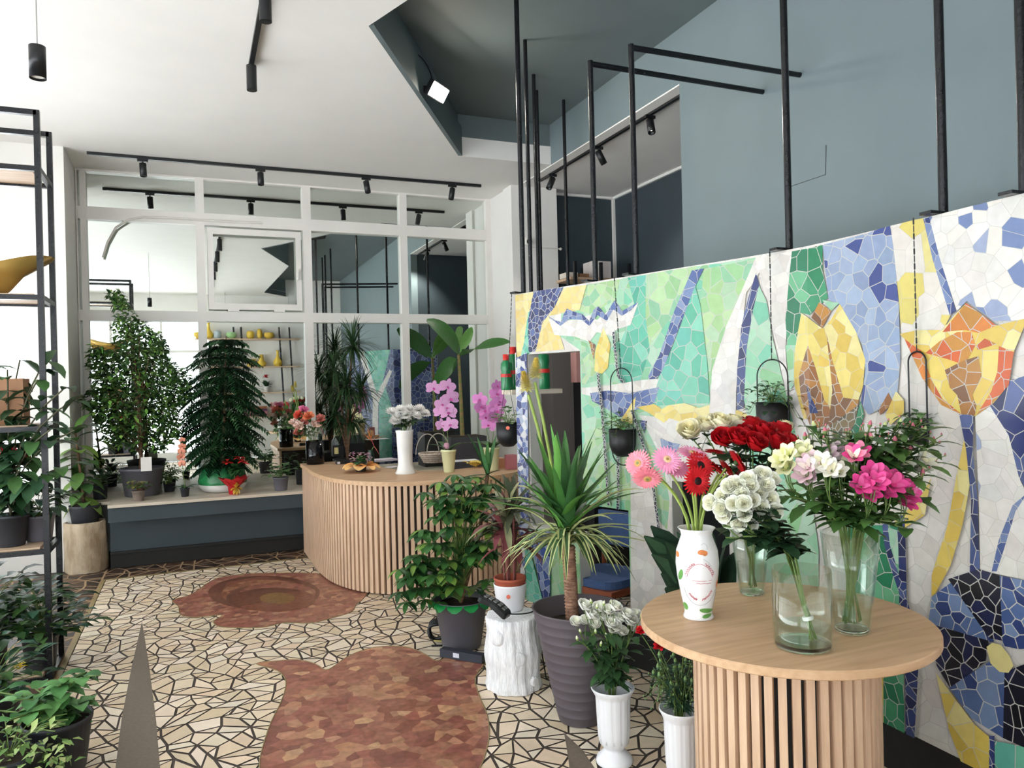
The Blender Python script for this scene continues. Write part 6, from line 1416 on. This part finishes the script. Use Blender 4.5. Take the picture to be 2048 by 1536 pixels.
# wicker basket with hoops
c = atz(868, 925, KT); t = thing('wicker_basket', c, 'pale round wicker basket with hoop handles behind the white vase', 'basket')
b = MB()
for i in range(5): r_ = .1 + .012 * i; b.tube([c + V((r_ * math.cos(2 * PI * j / 24), r_ * math.sin(2 * PI * j / 24), .012 + .02 * i)) for j in range(25)], .011, 6)
b.lathe([(1e-5, .004), (.1, .004)], c, 20); b.build('woven_bowl', M('pale_wicker', (206, 190, 176), .8, rgb2=(180, 158, 138), scale=40), t)
for dx, h_ in ((-.13, .2), (.1, .2)):
    b = MB(); o = c + V((dx * .5, 0, .09)); b.tube([o + V((.12 * math.cos(PI * j / 14), .03 * dx, h_ * math.sin(PI * j / 14))) for j in range(15)], .006, 6); b.build('handle', M('grey_cane', (168, 158, 148), .7), t)
# papers
def sheet(px, py, w, d, rz, rgb, label, h=.006):
    c = atz(px, py, KT); b = MB(); pts = [(math.cos(rz) * x - math.sin(rz) * y + c.x, math.sin(rz) * x + math.cos(rz) * y + c.y) for x, y in ((-w / 2, -d / 2), (w / 2, -d / 2), (w / 2, d / 2), (-w / 2, d / 2))]; b.prism(pts, KT, KT + h); tag(b.build('paper_sheets', M('paper_%d' % rgb[1], rgb, .8), origin=c), label, 'paper')
sheet(762, 922, .3, .16, .2, (222, 212, 220), 'stack of pale lilac papers between kalanchoe and white vase', .02)
sheet(922, 922, .34, .18, -.1, (230, 228, 230), 'white papers lying between the cream cups')
sheet(786, 934, .12, .1, .4, (196, 212, 188), 'pale green note beside the white vase', .003)
# cups with orchids
mcup = M('cream_cup', (224, 224, 178), .45, var=.03)
ORC = [lin((214, 130, 196)), lin((196, 70, 150))]
c = atz(898, 944, KT); S = S_(c); k_ = dep(c)
small_orchid('orchid', 'orchid with large lilac pink blossoms in a cream cup in the middle of the counter', c, mcup, 10.5 * S, 15 * S, 45 * S, [((c + V((0, 0, 40 * S)), atd(882, 850, k_), atd(866, 778, k_)), 4), ((c + V((0, 0, 40 * S)), atd(894, 850, k_), atd(894, 778, k_)), 5)], [lin((226, 168, 214)), lin((200, 80, 160))], 4, .2, 16 * S, up=.9)
b = MB(); q = atd(893, 893, k_); b.lathe([(1e-5, -.03), (.022, -.02), (.028, .0), (.02, .03), (1e-5, .035)], q, 12); tag(b.build('pink_ornament', M('pink_wool', (206, 150, 170), .8), origin=q), 'small pink ornament stuck in the middle cream cup', 'ornament')
c = atz(984, 940, KT); S = S_(c); k_ = dep(c)
small_orchid('orchid', 'orchid with two arching purple sprays in a cream cup at the right of the counter', c, mcup, 13 * S, 16 * S, 46 * S, [((c + V((0, 0, 40 * S)), atd(972, 850, k_), atd(953, 795, k_)), 5), ((c + V((0, 0, 40 * S)), atd(990, 840, k_), atd(994, 775, k_)), 8)], ORC, 5, .24, 14 * S, up=.8)
c = atz(952, 934, KT); f = MB()
for i in range(26): a = i * 2.4; p = c + V((math.cos(a) * U(0, .07), math.sin(a) * U(0, .05), U(.002, .03))); leaf(f, p, V((math.cos(a), math.sin(a), .8)), .07, .05, jit(lin((244, 216, 110)), .08), 3, .9, .3, 'paddle')
tag(f.build('yellow_tissue', M('orange_paper'), origin=c), 'crumpled yellow tissue paper between the cream cups', 'tissue')
c = atz(1022, 938, KT)
b = MB(); b.box((c.x - .045, c.y - .04, KT), (c.x + .045, c.y + .04, KT + .13)); tag(b.build('pink_box', M('dusty_pink', (184, 112, 116), .7), origin=c), 'small dusty pink box at the right end of the counter by the mosaic', 'box')
c = atz(1000, 936, KT); b = MB(); b.box((c.x - .04, c.y - .02, KT), (c.x + .04, c.y + .06, KT + .09)); tag(b.build('peach_box', M('peach_card', (236, 180, 140), .7), origin=c), 'peach coloured box between the cream cup and the pink box', 'box')

# ================================================================ HANGING PLANTERS
mtin = M('matte_black_pot', (22, 22, 24), .45, var=.05)
def planter(px, py, off, r, top_px, label, anchor, ring, nleaf=60, chain=True, cols=None, trail=.06, mount=None):
    """half-round black pot in a wire hoop, hung by a bead chain"""
    s, z = wall_uv(px, py); c = wall_pt(s, z, off); k_ = dep(c); q = atd(px, py, k_); S = k_ / FPX
    t = thing('hanging_planter', q, label, 'planter', 'black hanging planters along the mosaic'); R_ = r * S
    b = MB(); H = R_ * 2.05
    b.lathe([(1e-5, 0), (R_ * .45, R_ * .06), (R_ * .8, R_ * .38), (R_ * .97, R_ * .9), (R_, H), (R_ - .004, H), (R_ * .93, R_ * .95), (1e-5, R_ * 1.5)], q, 36); b.build('pot', mtin, t)
    n_ = wall_pt(s, z, off + .1) - c; sd = n_.cross(V((0, 0, 1))).normalized(); tz = q.z + H
    topp = atd(px, top_px, k_); hz = topp.z
    if ring:
        b = MB(); w_ = R_ * 1.04; arc_ = [q + sd * (w_ * math.cos(a)) + V((0, 0, hz - q.z - w_ + w_ * math.sin(a))) for a in [PI * i / 16 for i in range(17)]]
        low = [q + sd * (w_ * math.cos(a)) + V((0, 0, R_ * .45 + w_ * math.sin(a))) for a in [PI + PI * i / 16 for i in range(17)]]
        b.tube([q + sd * w_ + V((0, 0, R_ * .45))] + arc_ + low, .0035, 6); b.build('wire_hoop', mblack, t)
    else:
        b = MB()
        for sg in (-1, 1): b.tube([q + sd * (sg * R_) + V((0, 0, H)), V((q.x, q.y, hz))], .0018, 5)
        b.build('wire', mblack, t)
    if anchor:
        ch = MB(); a_ = V(anchor); e = V((q.x, q.y, hz)); L = (a_ - e).length; n = int(L / .028)
        for i in range(n):
            p = e.lerp(a_, (i + .5) / n); d = (a_ - e).normalized() * .011; ch.tube([p - d, p + d], .0034 if i % 2 else .0022, 5)
        ch.tube([e, a_], .0012, 4); ch.build('chain', mblack, t)
    f = MB(); st = MB(); so = q + V((0, 0, H * .9)); cols = cols or [lin((96, 140, 84)), lin((66, 104, 62)), lin((130, 160, 104))]
    for i in range(nleaf):
        a = i * 2.4; rr = R_ * U(.2, 1.7); p = so + V((math.cos(a) * rr, math.sin(a) * rr, U(0, 1.5) * R_ - max(0, rr - R_) * U(0, 1.6)))
        if i % 3 == 0: st.tube(bez(so, so + V((math.cos(a) * rr * .5, math.sin(a) * rr * .5, R_ * 1.1)), p, 4), .0015, 4)
        leaf(f, p, V((math.cos(a), math.sin(a), U(-.3, .7))), .035 * U(.7, 1.3), .028, jit(random.choice(cols), .15), 3, .9, .2, 'heart')
    st.build('stems', mstem, t); f.build('foliage', mleaf, t)
    return t, q, R_
foot = lambda x: None
pA = wall_pt(.03, ZT, .06); t1, q1, r1 = planter(1017, 894, .02, 24, 740, 'black hanging planter with an orange price sticker at the far edge of the mosaic', None, False, 60)
b = MB(); top1 = atd(1017, 740, dep(q1)); 
for i in range(int((pA - top1).length / .028)): p = top1.lerp(pA, (i + .5) / int((pA - top1).length / .028)); d = (pA - top1).normalized() * .011; b.tube([p - d, p + d], .003, 5)
b.tube([top1, pA], .0012, 4); b.build('chain', mblack, t1)
b = MB(); qq = q1 + V((-.035, -r1 * .98, r1 * 1.65)); b.lathe([(.014, 0), (1e-5, .001)], qq, 6, axis=(-.35, -.94, 0)); b.build('price_sticker', M('orange_sticker'), t1)
a2 = top_at(1263); a2 = wall_pt(wall_uv(1240, 560)[0], ZT, .05)
planter(1246, 914, .1, 27.5, 736, 'black hanging planter in a wire hoop between the two mosaic openings', a2, True, 70, trail=.2)
a3 = wall_pt(wall_uv(1553, 510)[0], ZT, .05)
planter(1547, 872, .09, 33, 719, 'planter in a tall wire hoop hidden behind the red roses', a3, True, 80, cols=[lin((60, 90, 56)), lin((44, 74, 48))])
a4 = wall_pt(wall_uv(1846, 436)[0], ZT, .05)
planter(1838, 890, .07, 20, 703, 'planter in a narrow wire hoop hidden behind the alstroemerias', a4, True, 60)

# ================================================================ ON THE LOG AND THE FLOOR
lg = V((1.635, 3.965, LT)); q = atd(983, 1206, 4.22)
q = atd(987, 1212, 4.17); t = thing('remote_control', q, 'chunky black remote control with grey buttons hanging over the edge of the white log', 'remote control')
ax = (atd(1012, 1229, 4.14) - atd(962, 1195, 4.2)).normalized(); sd = ax.cross(V((0, 0, 1))).normalized(); nr = sd.cross(ax); KR = 1.15
ax = ax * KR; sd = sd * KR
b = MB(); prof = [(-.075, .028, .016), (-.06, .034, .02), (-.01, .03, .018), (.03, .036, .02), (.075, .034, .02), (.085, .028, .014)]; vs = []
lift = lambda x: .004 + .01 * math.cos(x * 25)
for x, w_, h_ in prof:
    o = q + ax * x + nr * lift(x)
    vs += [o - sd * w_ - nr * h_ * .8, o + sd * w_ - nr * h_ * .8, o + sd * w_ + nr * h_ * .6, o + sd * w_ * .8 + nr * h_, o - sd * w_ * .8 + nr * h_, o - sd * w_ + nr * h_ * .6]
b.add(vs, [(i * 6 + j, i * 6 + (j + 1) % 6, (i + 1) * 6 + (j + 1) % 6, (i + 1) * 6 + j) for i in range(5) for j in range(6)] + [tuple(range(6))[::-1], tuple(range(30, 36))]); b.build('body', mblackp, t)
for i in range(5):
    for j in (-1, 1):
        x = -.05 + i * .026; o = q + ax * x + sd * (j * .012) + nr * (lift(x) + .0205); b = MB(); b.bar(o - ax * .0085, o + ax * .0085, .016, .005, upv=tuple(nr)); b.build('button', M('grey_button', (128, 132, 132), .5), t)
cb = MB(); e = V((1.79, 3.93, LT + .004)); cb.tube(bez(q + ax * .08 + nr * .01, lg + V((.05, -.1, .01)), lg + V((.13, -.02, .006)), 8) + [lg + V((.165, .0, -.02)), lg + V((.172, .01, -.2)), lg + V((.2, .0, -LT + .006)), lg + V((.35, .1, -LT + .006))], .004, 6)
cb.build('cable', mblackp, t)
# power strip with a tangle of black straps
q0, q1_ = atz(884, 1303, .03), atz(962, 1316, .03)
t = thing('power_strip', (q0 + q1_) * .5 * 1., 'black power strip with a small white label on the floor beside the grey pot', 'power strip'); t.location.z = .003
ax = (q1_ - q0).normalized(); sd = ax.cross(V((0, 0, 1)))
b = MB(); b.bar(q0 - ax * .0 + V((0, 0, -.0)), q1_ + ax * .02, .05, .05); b.build('body', M('slate_plastic', (52, 56, 66), .5), t)
b = MB(); m_ = q0.lerp(q1_, .42) + sd * .0258; b.add([m_ - ax * .022 - V((0, 0, .014)), m_ + ax * .022 - V((0, 0, .014)), m_ + ax * .022 + V((0, 0, .014)), m_ - ax * .022 + V((0, 0, .014))], [(0, 1, 2, 3)]); b.build('white_label', M('white_label', (214, 214, 226), .6), t)
c = atz(884, 1290, .0) + V((-.01, .03, .012)); t = thing('strap_coil', (c.x, c.y, .003), 'coil of black straps with a yellow edge on the floor behind the power strip', 'strap')
b = MB()
for i in range(4): r_ = .05 + .006 * i; o = c + V((.012 * i - .02, .014 * i, .072)); b.tube([o + V((r_ * math.cos(2 * PI * j / 20), .012 * math.sin(j), r_ * math.sin(2 * PI * j / 20))) for j in range(21)], .012, 6)
b.tube([c + V((-.06, -.03, -.008)), c + V((.0, -.05, -.01)), c + V((.06, -.04, -.01))], .009, 6); b.build('coil', mblackp, t)
b = MB(); b.tube([c + V((-.05, -.045, .03)), c + V((0, -.055, .022)), c + V((.05, -.045, .034)), c + V((.075, -.02, .06))], .005, 5); b.build('yellow_edge', M('yellow_edge', (212, 196, 120), .6), t)
# yellow torch flowers rising behind the yucca
c = V((1.93, 3.83, .003)); k_ = dep(c); t = thing('flower_tube', c, 'slim dark floor vase of yellow flowers hidden behind the tall planter', 'vase'); b = MB(); b.lathe([(.06, 0), (.05, .02), (.04, .45), (.045, .5), (.038, .5), (.034, .03), (1e-5, .03)], c, 24); b.build('body', mbpot, t)
VY = Vase(c, .06, .02, .5, .03)
TY = lambda: (lambda b: ([leaf(b, V((0, 0, z * .9)), sph(i * 2.39996, .1 + z * .6), .75 * (1 - (z + .5) / 1.5 * .65), .2, jit(mixc(lin((232, 206, 90)), lin((240, 226, 140)), 1 - z), .1), 3, .0, .3, 'drop') for i in range(150) for z in [(i / 150) * 1.5 - .5]], b)[1])(MB())
YP = proto('torch', TY)
for x, y, dk, ax, lb in ((1052, 768, .0, (-.25, -.1, 1), 'spiky yellow flower on a thick stem, the lower and left one of two'), (1071, 742, .0, (.05, -.1, 1), 'spiky yellow flower on a thick stem, the upper and right one of two')):
    h = atd(x, y, k_ + dk); stem_flower('torch_flower', lb, 'flower', None, VY, [h], 28 * k_ / FPX, YP, .009, axes=[V(ax)], stemmat=M('gerbera_stem'))

# ================================================================ THE FRONT OF THE SHOP, seen in the mirror
t = thing('ladder_shelf', (1.9, -1.7, 0), 'tall wall shelf of dark ladder posts and pale boards, seen in the mirror', 'shelf')
for x in (1.0, 1.18, 2.1, 2.35):
    b = MB(); b.tube([(x + .12, -1.62, .003), (x, -1.76, 3.3)], .022, 8); b.build('post', mblack, t)
SB4 = [3.0, 2.3, 1.65, 1.05]
for z in SB4: b = MB(); b.box((.1, -1.89, z - .03), (2.6, -1.6, z)); b.build('shelf_board', mshelf, t)
def mvase(x, z, prof, rgb, label, group='ceramics on the ladder shelf'):
    b = MB(); b.lathe(prof + [(prof[-1][0] * .8, prof[-1][1]), (1e-5, prof[-1][1] * .5)], (x, -1.75, z + .001), 24); return tag(b.build('ceramic_vase', M('glaze_%d_%d' % rgb[:2], rgb, .3), origin=(x, -1.75, z + .001)), label + ', seen in the mirror', 'vase', group)
bot = [(.07, 0), (.11, .05), (.11, .12), (.04, .24), (.03, .36), (.045, .4)]; jar = [(.06, 0), (.09, .06), (.09, .16), (.06, .2)]; bowl = [(.06, 0), (.12, .06), (.13, .12), (.1, .16)]
Y_ = (222, 186, 70); 
for x, pr, rgb, lb in ((.2, bowl, Y_, 'round yellow bowl at the end of the top board'), (.42, bot, Y_, 'long necked yellow bottle vase on the top board'), (.62, jar, (176, 190, 196), 'grey blue jar on the top board'), (.95, bowl, (150, 190, 130), 'light green round vase on the top board'), (1.4, jar, Y_, 'yellow jar right of the ladder posts on the top board'), (1.62, [(.04, 0), (.07, .08), (.06, .2), (.04, .25)], Y_, 'slim yellow vase on the top board'), (1.85, bowl, (214, 178, 70), 'ochre bowl on the top board')):
    mvase(x, SB4[0], pr, rgb, lb)
for x, pr, rgb, lb in ((1.4, [(.08, 0), (.11, .18), (.11, .19)], Y_, 'straight yellow pot on the second board'), (1.65, [(.09, 0), (.13, .08), (.06, .16), (.05, .3)], Y_, 'curved yellow jug on the second board'), (2.05, bot, Y_, 'yellow bottle vase on the second board'), (.5, jar, (228, 224, 216), 'white jar on the second board')):
    mvase(x, SB4[1], pr, rgb, lb)
c = V((1.75, -1.75, SB4[2] + .001)); t, s = potted('mirror_plant', 'red flowered plant in a white pot on the ladder shelf, seen in the mirror', c, .06, .08, .14, mwc, cat='plant'); f = MB(); rosette(f, s, 16, .2, .08, DARKG, (.2, 1.4), .6, 'oval'); f.build('foliage', mleaf, t); f = MB(); rosette(f, s + V((0, 0, .25)), 14, .1, .07, lin((196, 30, 40)), (-.2, 1.2), .6, 'heart'); f.build('blooms', mpetal, t)
for i, (z, rgb) in enumerate(((0, (120, 60, 80)), (.06, (160, 100, 110)), (.12, (90, 60, 90)), (.18, (150, 90, 60)))):
    b = MB(); b.box((1.2, -1.86, SB4[2] - .6 + z + .001), (1.75, -1.62, SB4[2] - .6 + z + .058)); tag(b.build('folded_cloth', M('cloth_%d' % rgb[0], rgb, .9)), '%s folded cloth in the stack on the ladder shelf, seen in the mirror' % ('plum', 'dusty pink', 'violet', 'rust')[i], 'cloth', 'folded cloths on the ladder shelf')
b = MB(); b.tube([(.6, -1.3, 3.72), (1.2, -1.31, 3.76), (1.9, -1.3, 3.73), (2.5, -1.28, 3.76)], [.055, .06, .05, .055], 10)
t = thing('birch_branch', (1.5, -1.3, HW), 'pale birch branch hung under the ceiling at the shop front, seen in the mirror', 'branch'); b.build('branch', M('birch_bark', (206, 202, 190), .8, rgb2=(150, 146, 136), scale=6, stretch=(4, 1, 1)), t)
for x in (.8, 2.3): b = MB(); b.tube([(x, -1.3, 3.74), (x, -1.3, HW - .001)], .004, 5); b.build('cord', M('grey_cord'), t)
# ================================================================ LIGHT: daylight through the shop windows
wd = bpy.data.worlds.new('daylight'); SC.world = wd; wd.use_nodes = True
bg = wd.node_tree.nodes['Background']; bg.inputs['Color'].default_value = (.93, .97, 1, 1); bg.inputs['Strength'].default_value = 2.6
def portal(loc, rot, sx, sy):
    l = bpy.data.lights.new('window_portal', 'AREA'); l.shape = 'RECTANGLE'; l.size = sx; l.size_y = sy; l.cycles.is_portal = True
    o = bpy.data.objects.new('window_portal', l); C.objects.link(o); o.location = loc; o.rotation_euler = rot
portal((-2.78, 3.6, 1.87), (0, -PI / 2, 0), 3.3, 8.4)
portal((-1.2, -1.88, 1.87), (PI / 2, 0, 0), 3.3, 3.35)
portal((-1.86, YW - .01, 2.), (-PI / 2, 0, 0), .88, 2.5)
sn = bpy.data.lights.new('sun', 'SUN'); sn.energy = 34; sn.angle = .02; sn.color = (1, .99, .98)
so = bpy.data.objects.new('sun', sn); C.objects.link(so); so.rotation_euler = V((.5, .42, 1.05)).to_track_quat('Z', 'Y').to_euler()
SC.view_settings.view_transform = 'Standard'; SC.view_settings.look = 'None'; SC.view_settings.gamma = 1; SC.view_settings.use_curve_mapping = False
SC.view_settings.exposure = .6
